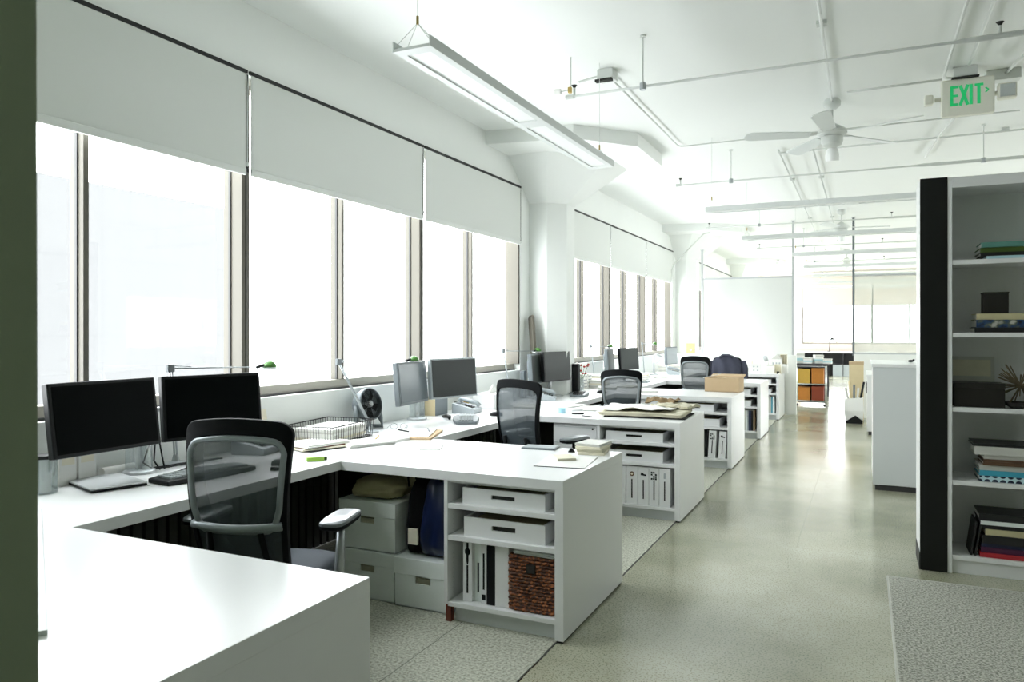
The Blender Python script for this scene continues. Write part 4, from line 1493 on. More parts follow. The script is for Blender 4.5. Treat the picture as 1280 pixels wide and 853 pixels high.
b.build('tissue', 'paper', r)
r = at('wooden_block', 'tan-edged grey box behind the dark grey screen stand', 'box', -3.17, 5.30, 0)
MB().box(-.05, .05, -.10, .10, 0, .15).build('box_body', 'grey_plastic', r, bevel=.002)
MB().box(-.045, .0505, -.108, -.1005, 0, .15).build('box_edge', 'manila', r)
for i, (x, y, h_, c_, l) in enumerate(((-3.1, 5.50, .08, 'silver', 'silver'), (-3.06, 5.60, .10, 'pencil_yellow', 'yellow'), (-3.14, 5.66, .09, 'paper', 'white'))):
    r = at('jar', '%s little jar under the dark grey screen' % l, 'jar', x - .06, y + .12)
    MB().lathe([(.022, 0), (.024, h_ * .8), (.018, h_ * .85)], n=16).build('jar_body', c_, r, smooth='auto')
    MB().lathe([(.020, h_ * .852), (.020, h_)], n=16).build('jar_lid', 'black_plastic', r, smooth='auto')

# third workstation (desk 2)
keyboard('dark keyboard in front of the monitor by the white column', -2.75, 7.55, R(-75), 'grey_plastic', 'black_plastic')
phone('grey desk telephone left of the monitor by the white column', -2.86, 6.90, R(20))
mouse('black mouse beside the dark keyboard near the red flowers', -2.62, 7.92, R(-60))
r = at('speaker', 'upright black speaker between column monitor and red flowers', 'speaker', -2.86, 7.72, R(-10))
MB().box(-.05, .05, -.028, .028, 0, .33).build('speaker_cabinet', 'black_plastic', r, bevel=.008)
MB().box(.0505, .053, -.024, .024, .03, .31).build('speaker_grille', 'screen_grey', r)
r = at('flower_vase', 'glass vase of small red and white flowers on the window counter', 'vase', -2.97, 8.22)
MB().lathe([(.03, 0), (.04, .05), (.03, .12), (.034, .14), (.032, .14), (.027, .12), (.036, .05), (.02, .006)], n=20).build('vase_glass', 'clear_plastic', r, smooth='auto')
b = MB()
fl = MB()
fw_ = MB()
random.seed(11)
for i in range(16):
    a = random.uniform(0, 2 * PI)
    q = random.uniform(.02, .09)
    z = random.uniform(.19, .32)
    t = (q * math.cos(a), q * math.sin(a), z)
    b.tube([(0, 0, .03), (t[0] * .3, t[1] * .3, .14), t], .002, 5)
    (fl if i % 5 else fw_).ball(t, .016, .016, .012, 8, 5)
b.build('stems', 'stem_green', r)
fl.build('red_blossoms', 'flower_red', r, smooth=True)
fw_.build('white_blossoms', 'paper', r, smooth=True)
r = at('water_bottle', 'small clear bottle standing before the flower vase', 'bottle', -2.93, 8.06)
MB().lathe([(.028, 0), (.028, .11), (.011, .14), (.011, .16)], n=18).build('bottle_body', 'clear_plastic', r, smooth='auto')
MB().lathe([(.013, .16), (.013, .175)], n=14).build('bottle_cap', 'paper', r, smooth='auto')
r = at('tape_roll', 'pale blue sticky roll on the canvas-piled desk', 'tape', -2.28, 5.83, 0)
MB().lathe([(.035, 0), (.035, .045), (.02, .045), (.02, 0)], n=20).build('tape_ring', 'sky_note', r, smooth='auto')
r = at('stapler', 'white and black stapler right of the pale blue roll', 'stapler', -2.13, 5.82, R(20))
MB().box(-.05, .05, -.015, .015, 0, .012).build('stapler_base', 'black_plastic', r, bevel=.002)
MB().box(-.05, .045, -.013, .013, .022, .045, Matrix.Rotation(R(-5), 4, 'Y')).build('stapler_arm', 'laminate', r, bevel=.004)
random.seed(21)
for i, (x, y, a, w_, d_, h_, c_, l) in enumerate((
        (-2.15, 6.25, 10, .25, .35, .012, 'paper', 'white papers left of the canvas pile, front sheaf'),
        (-2.45, 6.40, -20, .22, .30, .010, 'paper', 'white papers left of the canvas pile, back sheaf'),
        (-2.75, 6.15, 15, .21, .30, .018, 'book_white', 'white booklet on the counter by the canvas-piled desk'),
        (-1.95, 6.10, 30, .20, .28, .006, 'paper', 'loose white sheet tucked beside the canvas pile'))):
    sheet_stack('paper_sheaf', l, x, y, R(a), w_, d_, h_, c_, n=2 if h_ > .009 else 1)
sheet_stack('papers', 'pencils and slips scattered on the canvas-piled desk front edge', -1.98, 5.68, R(70), .02, .14, .006, m='box_dark', cat='pencils')


# ---- canvas pile
def wavy(label, x, y, rz, w, d, z, amp, m, seed, name='folded_canvas', layers=1, th=.012):
    r = at(name, label, 'cloth', x, y, rz, z=z, group='canvas and cloth piled on the desk end')
    b = MB()
    nx, ny = 26, 18
    for L in range(layers):
        g = []
        for j in range(ny + 1):
            row = []
            for i in range(nx + 1):
                u, v = i / nx - .5, j / ny - .5
                ex = 1 + .05 * NZ.noise(Vector((v * 5, seed, L)))
                hh = amp * (.5 + .8 * NZ.noise(Vector((u * 4, v * 4, seed * 3.3)))) + amp * .35 * NZ.noise(Vector((u * 11, v * 11, seed)))
                row.append(b.bm.verts.new((u * w * ex, v * d * (1 + .05 * NZ.noise(Vector((u * 5, 3, seed + L)))), max(0.001, hh) + L * th * 1.05 + .004)))
            g.append(row)
        for j in range(ny):
            for i in range(nx):
                b.bm.faces.new((g[j][i], g[j][i + 1], g[j + 1][i + 1], g[j + 1][i]))
    b.build('cloth', m, r, smooth=True, solid=-th * .85)
    return r


wavy('wide cream canvas folded in layers on the desk end', -1.60, 5.98, R(3), .66, .50, HD + .009, .006, 'canvas_light', 2, layers=3, th=.008)
wavy('crumpled white sheet spread over the cream canvas', -1.66, 6.02, R(6), .56, .44, HD + .043, .024, 'paper', 5, layers=1, th=.003, name='tracing_sheet')
wavy('rumpled light tan cloth at the back of the canvas pile', -1.42, 6.24, R(-14), .34, .22, HD + .044, .032, 'canvas_light', 8, layers=2, th=.010)
wavy('dark brown patterned cloth on top at the back of the pile', -1.55, 6.34, R(-10), .26, .14, HD + .060, .045, 'canvas_brown', 12, layers=1, th=.014)
MB().box(-.30, .34, -.24, .24, 0, .0085, TR(.01, 0, 0)).build('backing_board', 'box_dark', thing('portfolio_board', 'dark board beneath the cream canvas pile', 'board', (-1.60, 5.98, HD), R(3)))

# cardboard box on desk 3
r = at('cardboard_box', 'open brown cardboard box on the desk end', 'cardboard box', -1.44, 8.78, R(-4))
t = .006
W, D, H = .19, .13, .155
b = MB()
b.box(-W, W, -D, -D + t, 0, H).box(-W, W, D - t, D, 0, H).box(-W, -W + t, -D + t, D - t, 0, H).box(W - t, W, -D + t, D - t, 0, H).box(-W, W, -D, D, 0, t)
b.build('box_body', 'cardboard', r)
MB().box(-W, W, 0, .12, 0, t, Matrix.Translation((0, D, H)) @ Matrix.Rotation(R(12), 4, 'X')).build('flap', 'cardboard', r)
MB().box(-W, W, -.11, 0, 0, t, Matrix.Translation((0, -D + .11, H)) @ Matrix.Rotation(R(2), 4, 'X')).build('flap', 'cardboard', r)
MB().box(-.01, .16, -.10, .05, .06, .066, Matrix.Translation((-W, 0, H - .06)) @ Matrix.Rotation(R(-14), 4, 'Y')).build('flap', 'book_white', r)

# desks 3..5: monitors have these around
keyboard('keyboard below the monitor above the grey-rimmed mesh chair', -2.72, 10.0, R(-80), 'light_grey_plastic', 'book_white')
phone('desk telephone below the farthest pale monitor', -2.75, 11.95, R(10))
r = at('monitor_stand', 'silver swivelling stand with cables left of the farthest pale monitor', 'monitor arm', -2.98, 11.6)
MB().lathe([(.06, 0), (.06, .02), (.03, .03)], n=20).build('arm_base', 'silver', r)
MB().tube([(0, 0, .02), (0, 0, .30), (.03, .05, .33), (.10, .12, .28)], .018, 8).build('arm_pole', 'silver', r, smooth=True)
MB().tube([(0, 0, .22), (.06, -.10, .20), (.12, -.12, .24)], .014, 8).build('arm_link', 'silver', r, smooth=True)
random.seed(5)
lab_desks = ['by the grey-rimmed chair', 'behind the vase of flowers', 'below the second window bay', 'under the faint desk lamp', 'near the silver arm', 'along the back counter', 'left of the cardboard box', 'behind the mesh chair']
sp = [(-2.95, 8.75, .10), (-2.75, 8.55, .03), (-3.02, 9.0, .14), (-2.6, 8.9, .02), (-2.95, 10.7, .08), (-2.7, 10.9, .02), (-2.2, 8.35, .02), (-3.0, 12.7, .12)]
for i, ((x, y, h_), l) in enumerate(zip(sp, lab_desks)):
    sheet_stack('paper_pile', 'pile of white papers on the counter ' + l, x, y, R(random.uniform(-30, 30)), .22, .31, h_, n=max(2, int(h_ / .014)), mats=['paper', 'book_white', 'paper', 'cream_paper'], wob=.012)
for i, (y, l) in enumerate(((8.45, 'small storage carton with dark stripes behind the flower vase'), (8.62, 'stacked storage carton next to the striped one'))):
    r = at('storage_carton', l, 'box', -3.08, y)
    MB().box(-.08, .08, -.07, .07, 0, .17).build('carton', 'paper', r, bevel=.002)
    b = MB()
    for k in range(4):
        b.box(.0801, .0815, -.06, .06, .02 + k * .04, .028 + k * .04)
    b.build('carton_stripes', 'grey_plastic', r)
# grey plank leaning by the column
r = thing('wooden_plank', 'grey-brown plank leaning against the white column', 'plank', (-3.10, 7.22, HD), 0)
b = MB()
b.prism([(-.015, 0), (.015, 0), (.015, .84), (0, .86), (-.015, .83)], -.045, .045, M=Matrix.Rotation(R(-4), 4, 'X') @ Matrix.Rotation(R(-6), 4, 'Y') @ rotz(R(50)) @ Matrix.Rotation(PI / 2, 4, 'X'))
b.build('plank_board', 'wood_plank', r)
MB().box(-.02, .02, -.03, .03, 0, .28, TR(-.02, .14, 0)).build('speaker_cabinet', 'grey_plastic', thing('small_speaker', 'small grey speaker beside the leaning plank', 'speaker', (-3.13, 6.85, HD), 0))

# pale board lying on the near desk beside the dark wall
r = thing('drawing_board', 'pale grey board lying on the nearest desk, almost hidden by the dark wall', 'board', (-1.644, 1.073, HD), 0)
MB().prism([(0, 0), (-1.157, 0.732), (-1.36, .45), (-.20, -.27)], .0, .012).build('board_sheet', 'laminate_grey', r, bevel=.002)

# models on farthest desk
random.seed(9)
mod = [
    (-1.58, 12.80, .17, .015, .16, 'white sheet with four small sketches propped at the front', 'sketch'),
    (-1.36, 12.95, .14, .10, .12, 'white paper tower model in the middle front', 'box'),
    (-1.24, 12.90, .12, .10, .15, 'cream-rimmed open model box with dark figure', 'openbox'),
    (-1.15, 12.98, .10, .10, .14, 'plain white model block at the right end', 'box'),
    (-1.62, 13.25, .16, .14, .26, 'white open grid model at the left back', 'grid'),
    (-1.47, 13.20, .10, .10, .30, 'round grey and white ring model', 'ring'),
    (-1.30, 13.25, .16, .14, .31, 'white gabled paper house model', 'house'),
    (-1.20, 13.40, .10, .12, .30, 'cream card model with fine ribs', 'ribs'),
    (-1.75, 13.05, .12, .12, .11, 'low white terrace model behind the jacket chair', 'box')]
for x, y, w_, d_, h_, l, kd in mod:
    r = at('paper_model', l + ' on the farthest desk', 'model', x - 0.02, y, group='paper models on the farthest desk')
    if kd == 'sketch':
        MB().box(-w_ / 2, w_ / 2, 0, .012, 0, h_).build('model_sheet', 'paper', r)
        b = MB()
        for a, c in ((-.03, .11), (.03, .11), (-.03, .05), (.03, .05)):
            b.box(a - .012, a + .012, -.001, 0, c - .010, c + .010)
        b.build('sketch_marks', 'light_grey_plastic', r)
    elif kd == 'grid':
        b = MB()
        for i in range(4):
            for j in range(2):
                b.box(-w_ / 2 + i * w_ / 3 - .004, -w_ / 2 + i * w_ / 3 + .004, (j - .5) * d_ - .004, (j - .5) * d_ + .004, 0, h_)
        for k in range(4):
            b.box(-w_ / 2, w_ / 2, -d_ / 2, d_ / 2, k * h_ / 3.2, k * h_ / 3.2 + .006)
        b.build('model_frame', 'paper', r)
        MB().box(-w_ / 2, -w_ / 2 + .03, -d_ / 2 - .002, -d_ / 2, h_ * .5, h_ * .75).build('model_detail', 'cream_paper', r)
    elif kd == 'ring':
        MB().box(-w_ / 2, w_ / 2, -d_ / 2, d_ / 2, 0, h_ * .6).build('model_base', 'paper', r)
        MB().lathe([(.05, -.03), (.05, .03), (.036, .03), (.036, -.03)], n=24, M=Matrix.Translation((0, 0, h_ * .6 + .052)) @ Matrix.Rotation(R(65), 4, 'Y')).build('model_ring', 'silver', r, smooth='auto')
    elif kd == 'house':
        MB().box(-w_ / 2, w_ / 2, -d_ / 2, d_ / 2, 0, h_ * .72).build('model_walls', 'paper', r)
        MB().prism([(-w_ / 2, 0), (w_ / 2, 0), (0.02, h_ * .28)], -d_ / 2, d_ / 2, M=Matrix.Translation((0, 0, h_ * .72)) @ Matrix.Rotation(PI / 2, 4, 'X')).build('model_roof', 'book_white', r)
        b = MB()
        for k in range(3):
            b.box(-w_ / 2 + .02 + k * .05, -w_ / 2 + .045 + k * .05, -d_ / 2 - .001, -d_ / 2, .13, .17)
        b.build('model_openings', 'light_grey_plastic', r)
    elif kd == 'ribs':
        b = MB()
        for k in range(6):
            b.box(-w_ / 2 + k * w_ / 5 - .004, -w_ / 2 + k * w_ / 5 + .004, -d_ / 2, d_ / 2, 0, h_)
        b.build('model_ribs', 'cream_paper', r)
        MB().box(-w_ / 2, w_ / 2, -.01, .01, 0, h_ * .96).build('model_core', 'manila', r)
    elif kd == 'openbox':
        b = MB().box(-w_ / 2, w_ / 2, d_ / 2 - .005, d_ / 2, 0, h_).box(-w_ / 2, -w_ / 2 + .005, -d_ / 2, d_ / 2, 0, h_).box(w_ / 2 - .005, w_ / 2, -d_ / 2, d_ / 2, 0, h_ * .8).box(-w_ / 2, w_ / 2, -d_ / 2, d_ / 2, 0, .01)
        b.build('model_shell', 'cream_paper', r)
        MB().box(-.02, .015, -.03, 0, .011, .035).build('model_figure', 'box_dark', r)
    else:
        MB().box(-w_ / 2, w_ / 2, -d_ / 2, d_ / 2, 0, h_).build('model_mass', 'paper', r, bevel=.002)
        MB().box(-w_ / 2 + .01, w_ / 2 - .01, -d_ / 2 + .01, d_ / 2 - .01, h_, h_ + .012).build('model_roof', 'book_white', r)
r = at('toy_car', 'tiny black object at the right end of the farthest desk', 'ornament', -1.26, 12.76, 0)
MB().ball((0, 0, .012), .016, .010, .012).build('ornament_body', 'black_plastic', r, smooth=True)

# ================================================================== PARTITION
PY = 13.68
b = MB()
b.box(XW + .001, -1.045, PY, PY + .10, 0, 1.02)
b.box(-.15, XR, PY, PY + .10, 0, 1.05)
struct(b.build('wall_partition', 'white_paint'))
for i, x in enumerate((-2.64, -1.10, -.155, 2.2)):
    l = ['left metal post of the frosted partition beside the far column', 'metal post at left side of the partition opening', 'dark metal post at right side of the partition opening', 'metal post of the glass partition hidden past the bookshelf'][i]
    zt = 2.90 if i == 0 else ZC
    r = thing('partition_post', l, 'post', (x, PY + .05, 0), 0, 'partition posts')
    MB().box(-.018, .018, -.02, .02, 1.02 if i != 1 else 1.02, zt).build('post_tube', 'silver' if i != 2 else 'grey_plastic', r, bevel=.002)
    MB().box(-.03, .03, -.03, .03, zt - .012, zt).build('post_cap', 'silver', r)
r = thing('frosted_panel', 'large white frosted partition panel behind the far desks', 'partition panel', (-1.87, PY + .05, 0))
MB().box(-.752, .752, -.006, .006, 1.02, 2.355).build('panel_sheet', 'frosted', r)
MB().box(-.752, .752, -.015, .015, 2.355, 2.385).build('top_rail', 'silver', r)
r = thing('glass_panel', 'translucent glass partition panel left of the bookshelf', 'partition panel', (1.02, PY + .05, 0))
MB().box(-1.157, 1.162, -.005, .005, 1.05, 2.34).build('glass_sheet', 'partition_glass', r)
MB().box(-1.157, 1.162, -.015, .015, 2.34, 2.37).build('top_rail', 'silver', r)
MB().box(-1.157, 1.162, -.012, .012, 1.05, 1.075).build('bottom_rail', 'silver', r)
r = thing('ply_box', 'small yellow plywood box standing at the foot of the far column', 'box', (-3.02, 13.9, 1.0206), 0)
r.location = (-2.85, 13.73, 1.021)
MB().box(-.07, .07, -.03, .03, 0, .19).build('box_body', 'plywood', r)
MB().ball((0.01, -.035, .07), .02, .008, .02).build('box_knob', 'paper', r, smooth=True)

# ================================================================== FAR ROOM
# cart with boxes behind the opening
r = thing('storage_rack', 'low wire rack with orange and yellow boxes beyond the opening', 'rack', (-.91, 15.45, 0))
b = MB()
for x in (-.26, .26):
    for y in (-.18, .18):
        b.tube([(x, y, .06), (x, y, .76)], .012, 8)
b.build('rack_frame', 'chrome', r, smooth=True)
for z in (.10, .42, .74):
    MB().box(-.26, .26, -.18, .18, z, z + .02).build('rack_shelf', 'chrome' if z < .7 else 'table_dark', r)
MB().box(-.26, .26, .181, .19, .05, .76).build('rack_back', 'table_dark', r)
for x in (-.24, .24):
    MB().lathe([(.025, -.012), (.025, .012)], n=12, M=Matrix.Translation((x, -.17, .03)) @ Matrix.Rotation(PI / 2, 4, 'X')).build('rack_wheel', 'black_plastic', r)
for x, z, h_, m_, l in ((-.12, .44, .27, 'yellow_card', 'yellow box on the upper rack shelf'), (.12, .44, .29, 'orange_card', 'orange box on the upper rack shelf'), (-.12, .12, .24, 'orange_card', 'orange box on the lower rack shelf'), (.12, .12, .26, 'red_card', 'dark red box on the lower rack shelf')):
    q = thing('file_box', l + ' beyond the opening', 'box', (-.91 + x, 15.45, z), 0, 'coloured boxes on the wire rack')
    MB().box(-.105, .105, -.15, .15, 0, h_).build('box_body', m_, q, bevel=.003)
    MB().box(-.108, .108, -.153, .153, h_ - .05, h_ + .003).build('box_lid', m_, q)
r = thing('work_table', 'dark table loaded with white papers seen through the opening', 'table', (-1.05, 17.4, 0))
MB().box(-.55, .38, -.5, .5, .72, .75).build('table_top', 'table_dark', r)
for x in (-.5, .34):
    for y in (-.45, .45):
        MB().box(x - .02, x + .02, y - .02, y + .02, 0, .72).build('leg', 'table_dark', r)
random.seed(2)
for i in range(5):
    sheet_stack('paper_pile', ['leftmost', 'second', 'middle', 'fourth', 'rightmost'][i] + ' pile of papers on the dark table beyond the opening', -1.45 + i * .19, 17.2 + .1 * (i % 2), R(random.uniform(-20, 20)), .17, .24, (.16, .22, .12, .18, .10)[i], z=.75, n=4, mats=['paper', 'book_skyblue', 'paper', 'book_white'], wob=.006)
r = thing('shelf_unit', 'long black open counter shelves under the far window', 'shelf unit', (-.9, YF - .5, 0))
b = MB().box(-1.6, 1.6, -.25, .25, .74, .78)
b.build('counter_top', 'laminate', r)
b = MB().box(-1.6, 1.6, .20, .22, 0, .74).box(-1.6, 1.6, -.22, .2, .36, .38)
for i in range(6):
    b.box(-1.6 + i * .63, -1.58 + i * .63, -.22, .2, 0, .74)
b.build('shelf_carcass', 'table_dark', r)
MB().box(-.0, .60, -.21, -.20, .0, .36).build('shelf_door', 'light_grey_plastic', r)
r = thing('wall_lamp', 'tiny dark lamp silhouetted against the far window', 'lamp', (-1.02, YF - .45, .78))
b = MB().lathe([(.06, 0), (.06, .02)], n=14).tube([(0, 0, .02), (.02, 0, .32), (.10, 0, .42)], .01, 6)
b.build('lamp_stem', 'black_plastic', r)
MB().lathe([(.09, 0), (.04, .07)], (.09, 0, .38), 14).build('lamp_head', 'black_plastic', r)
# air duct
r = thing('air_duct', 'large cream duct above the far window', 'duct', (0, 25.8, 0))
MB().box(-1.9, 4.8, -.35, .35, 2.86, 3.10).build('duct_body', 'pinkish_wall', r, bevel=.01)
MB().box(-1.9, 4.8, -.37, -.352, 2.95, 2.98).build('duct_seam', 'hem', r)

# box tower and bag by the opening
r = thing('tall_carton', 'tall tan carton standing by the partition opening', 'cardboard box', (-.10, 13.15, 0))
MB().box(-.11, .10, -.12, .12, 0, .93).build('carton_body', 'manila', r, bevel=.003)
MB().box(-.113, .103, -.123, .123, .90, .945).build('carton_lid', 'cardboard', r)
r = thing('paper_rolls_bag', 'white shopping bag with black base by the tall carton', 'bag', (-.135, 12.78, 0))
b = MB()
b.loft([[(-.12, -.08, 0), (.12, -.08, 0), (.12, .08, 0), (-.12, .08, 0)], [(-.14, -.10, .2), (.135, -.10, .2), (.135, .09, .2), (-.14, .09, .2)], [(-.13, -.09, .38), (.13, -.085, .40), (.13, .08, .40), (-.13, .08, .38)]])
b.build('bag_body', 'paper', r)
MB().prism([(-.12, 0), (.12, 0), (.12, .05), (0.02, .13), (-.12, .03)], 0, .004, M=Matrix.Translation((0, -.094, .005)) @ Matrix.Rotation(R(94), 4, 'X')).build('bag_base', 'black_plastic', r)
random.seed(4)
for i in range(5):
    x = -.09 + i * .045
    q = thing('paper_tube', ['leftmost', 'second', 'middle', 'fourth', 'rightmost'][i] + ' roll sticking out of the white bag', 'paper roll', (-.135 + x, 12.78 + .02 * (i % 2), .381), 0, 'rolls in the white bag')
    q.rotation_euler = (0, (i - 2) * .09, 0)
    MB().lathe([(.016, 0), (.016, .17 + .05 * ((i * 2) % 3))], n=10).build('roll_body', ['book_white', 'manila', 'grey_plastic', 'paper', 'black_plastic'][i], q)

# right hand cabinets behind the bookshelf
r = thing('filing_cabinet', 'white waist-high cabinet with pale grey end, left of the bookshelf', 'cabinet', (.062, 7.45, 0))
MB().box(0.012, 1.5, 0.01, 1.05, .05, 1.10).build('cabinet_body', 'laminate', r, bevel=.002)
MB().box(0.012, 1.5, 0.0, .0095, .055, 1.10).build('end_panel', 'laminate_grey', r)
MB().box(0, 1.51, -.004, 1.06, 1.101, 1.131).build('cabinet_top', 'laminate', r, bevel=.002)
MB().box(.03, 1.48, .03, 1.0, 0, .05).build('plinth', 'dark_gasket', r)
r = thing('filing_cabinet', 'lower white cabinet behind the pale grey end cabinet', 'cabinet', (.03, 11.4, 0))
MB().box(.03, 1.18, .03, 1.2, 0, .05).build('plinth', 'dark_gasket', r)
MB().box(0.012, 1.2, 0.0, 1.25, .05, .80).build('cabinet_body', 'laminate', r, bevel=.002)
MB().box(0, 1.21, -.004, 1.26, .80, .83).build('cabinet_top', 'laminate', r)
MB().box(-.001, .011, .3, .6, .55, .70).build('door_slot', 'black_plastic', r)
r = thing('bird_figure', 'small dark ornament on top of the pale grey end cabinet', 'ornament', (.40, 7.95, 1.1315), .3)
b = MB().ball((0, 0, .012), .026, .010, .012).ball((.024, 0, .022), .01)
b.build('ornament_body', 'black_plastic', r, smooth=True)

# ================================================================== BOOKSHELF
BY = 5.08
r = thing('bookshelf', 'tall white open bookshelf at the right edge with black end panel', 'bookshelf', (0, BY, 0))
MB().box(.304, .446, -.004, .02, 0, 2.327).build('black_post', 'black_trim', r, bevel=.002)
MB().box(.304, .330, .0205, .36, 0, 2.327).build('outer_panel', 'laminate', r)
MB().box(.300, .3035, .0, .34, 0, .10).build('kick_strip', 'black_trim', r)
MB().box(.446, .470, 0, .36, 0, 2.324).build('side_panel', 'laminate', r, bevel=.0015)
MB().box(1.85, 1.874, 0, .36, 0, 2.324).build('side_panel', 'laminate', r, bevel=.0015)
MB().box(.4705, 1.8495, .335, .35, .04, 2.30).build('back_panel', 'laminate', r)
MB().box(.4705, 1.8495, 0, .335, 2.262, 2.324).build('top_board', 'laminate', r, bevel=.0015)
for z in (1.811, 1.385, .948, .520, .080):
    MB().box(.4705, 1.8495, .004, .3345, z, z + .027).build('shelf', 'laminate', r, bevel=.0015)
MB().box(.4705, 1.8495, .02, .035, 0, .08).build('toe_kick', 'laminate', r)


def book_flat(x0, w, z, t, m, label, y=BY + .03, d=.24, rz=0, group=None, pages=True, pm='paper'):
    r = thing('book', label, 'book', (x0, y, z), rz, group)
    if t > .012 and pages:
        b = MB().box(0, w, 0, d, 0, .003).box(0, w, 0, d, t - .003, t).box(0, .003, 0, d, .003, t - .003) if False else MB().box(0, w, 0, d, 0, .003).box(0, w, 0, d, t - .0035, t - .0005).box(0, w, 0, .004, .003, t - .0035)
        b.build('cover', m, r)
        MB().box(.006, w - .004, .0045, d - .005, .0032, t - .0037).build('pages', pm, r)
    else:
        MB().box(0, w, 0, d, 0, t - .0005).build('cover', m, r, bevel=.001)
    return r


def stack(x, z, items, group, where, w=.34):
    for i, (dx, t, m, l) in enumerate(items):
        book_flat(x + dx, w - .2 * abs(dx), z, t, m, l + ' ' + where, rz=0, group=group, y=BY + .025 + .01 * (i % 3))
        z += t
    return z


stack(.615, 1.838, [(.03, .018, 'book_skyblue', 'pale bottom book'), (.0, .022, 'book_black', 'black book'), (.0, .028, 'book_green', 'dark green book'), (.004, .030, 'book_teal', 'teal book, topmost')], 'books on the top bookshelf level', 'in the flat stack on the top shelf')
z = stack(.585, 1.412, [(.0, .030, 'book_black', 'black book with thin white line'), (.01, .045, 'book_photo', 'thick book with photographic spine'), (.012, .036, 'book_cream', 'cream book, topmost')], 'books under the black box', 'in the flat stack under the small black box')
r = thing('black_box', 'small square black box standing on the cream book', 'box', (.70, BY + .14, z))
MB().box(-.062, .062, -.06, .06, 0, .118).build('box_body', 'dark_wood', r, bevel=.002)
MB().box(-.064, .064, -.062, .062, .1185, .126).build('box_lid', 'dark_wood', r)
r = thing('dark_case', 'wide dark wooden case on the middle shelf', 'box', (.482, BY + .03, .976))
MB().box(0, .255, 0, .16, 0, .11).build('case_body', 'dark_wood', r, bevel=.003)
MB().box(-.001, .256, -.001, .161, .1105, .142).build('case_lid', 'dark_wood', r, bevel=.003)
r = thing('card_sheet', 'pale card leaning on the shelf back behind the dark case', 'card', (.482, BY + .29, .976))
MB().box(0, .24, 0, .004, 0, .29, Matrix.Rotation(R(-5), 4, 'X')).build('card', 'book_white', r)
MB().box(.02, .22, -.0012, -.0002, .17, .27, Matrix.Rotation(R(-5), 4, 'X')).build('card_print', 'cream_paper', r)
r = thing('twig_ball', 'spiky ball of brown twigs on the middle shelf', 'ornament', (.83, BY + .16, .976))
random.seed(8)
b = MB()
c0 = Vector((0, 0, .125))
for i in range(17):
    v = Vector((random.gauss(0, 1), random.gauss(0, .8), random.gauss(0, 1))).normalized()
    l = random.uniform(.12, .17)
    p = c0 - v * l * .9
    q = c0 + v * l
    p.z = max(p.z, .004)
    q.z = max(q.z, .004)
    b.tube([p, q], [.003, .005], 6)
b.build('twigs', 'twig', r)
r = thing('dark_bowl', 'low dark bowl beneath the twig ball', 'bowl', (.80, BY + .08, .976))
MB().lathe([(.03, 0), (.06, .02), (.07, .035), (.065, .035), (.03, .01)], n=20).build('bowl_body', 'dark_wood', r, smooth='auto')
stack(.600, .548, [(.01, .033, 'book_dotted', 'pale blue book with dark dots, lowest'), (.012, .030, 'book_blue', 'bright blue book'), (.012, .032, 'book_white', 'cream white book'), (.028, .022, 'book_brown', 'olive brown thin book'), (.034, .012, 'book_brown', 'thin maroon book'), (.034, .026, 'book_white', 'thin white booklet'), (-.015, .048, 'book_white', 'thick white-paged book')], 'books on the fourth bookshelf level', 'in the stack above the bottom shelf')
book_flat(.58, .36, .751, .016, 'book_black', 'black thin book topmost in the stack above the bottom shelf', group='books on the fourth bookshelf level')
stack(.612, .108, [(.0, .026, 'book_red', 'red book, lowest'), (.006, .030, 'book_purple', 'plum purple book'), (.010, .024, 'book_navy', 'dark navy book'), (.012, .048, 'book_black', 'thick black book'), (.028, .034, 'book_cream', 'cream-paged book'), (.012, .026, 'book_black', 'thin black book'), (.004, .022, 'pale_box', 'pale grey edged book'), (-.004, .040, 'book_black', 'large black book, topmost')], 'books on the bottom bookshelf level', 'in the stack on the bottom shelf')
for i, (x, tlt) in enumerate(((.565, 8), (.585, 9))):
    q = thing('magazine', ['outer dark magazine', 'inner dark magazine'][i] + ' leaning on the bottom shelf stack', 'magazine', (x, BY + .04, .108), 0)
    MB().box(0, .010, 0, .21, 0, .20, Matrix.Rotation(R(tlt), 4, 'Y')).build('magazine_cover', 'book_black', q)


# ================================================================== CEILING ITEMS
def pendant(label, x, y, z, rz, L, w=.185, strands=((-1,), (1,)), sec=2):
    """linear light fitting; length along local y"""
    r = thing('pendant_light', label, 'ceiling light', (x, y, z), rz, 'linear pendant lights')
    b = MB()
    hw = w / 2
    # trough: two side fins and a belly with openings
    b.box(-hw, -hw + .006, -L / 2, L / 2, 0.0, .045).box(hw - .006, hw, -L / 2, L / 2, 0.0, .045)
    n = sec
    step = L / n
    b.box(-hw + .006, -hw + .035, -L / 2, L / 2, 0, .012).box(hw - .035, hw - .006, -L / 2, L / 2, 0, .012)
    for i in range(n + 1):
        yc = -L / 2 + i * step
        a0, a1 = max(-L / 2, yc - .06), min(L / 2, yc + .06)
        b.box(-hw + .035, hw - .035, a0, a1, 0, .012)
    b.build('light_housing', 'fixture_paint', r)
    for i in range(n):
        y0 = -L / 2 + i * step + .06
        MB().box(-hw + .035, hw - .035, y0, y0 + step - .12, .006, .010).build('light_diffuser', 'lamp_white', r)
    for s_ in (-1, 1):
        yy = s_ * (L / 2 - .05)
        c = MB()
        c.tube([(0, yy, .125), (0, yy, ZC - z - .001)], .0016, 5)
        for sx in (-1, 1):
            for sy in (-1, 1):
                c.tube([(0, yy, .125), (sx * (hw - .01), yy + sy * .045 * 0.8, .03)], .0014, 4)
        c.build('suspension_wire', 'pipe_paint', r)
        MB().lathe([(.006, .12), (.006, .155)], (0, yy, 0), 8).build('wire_gripper', 'brass', r)
    return r


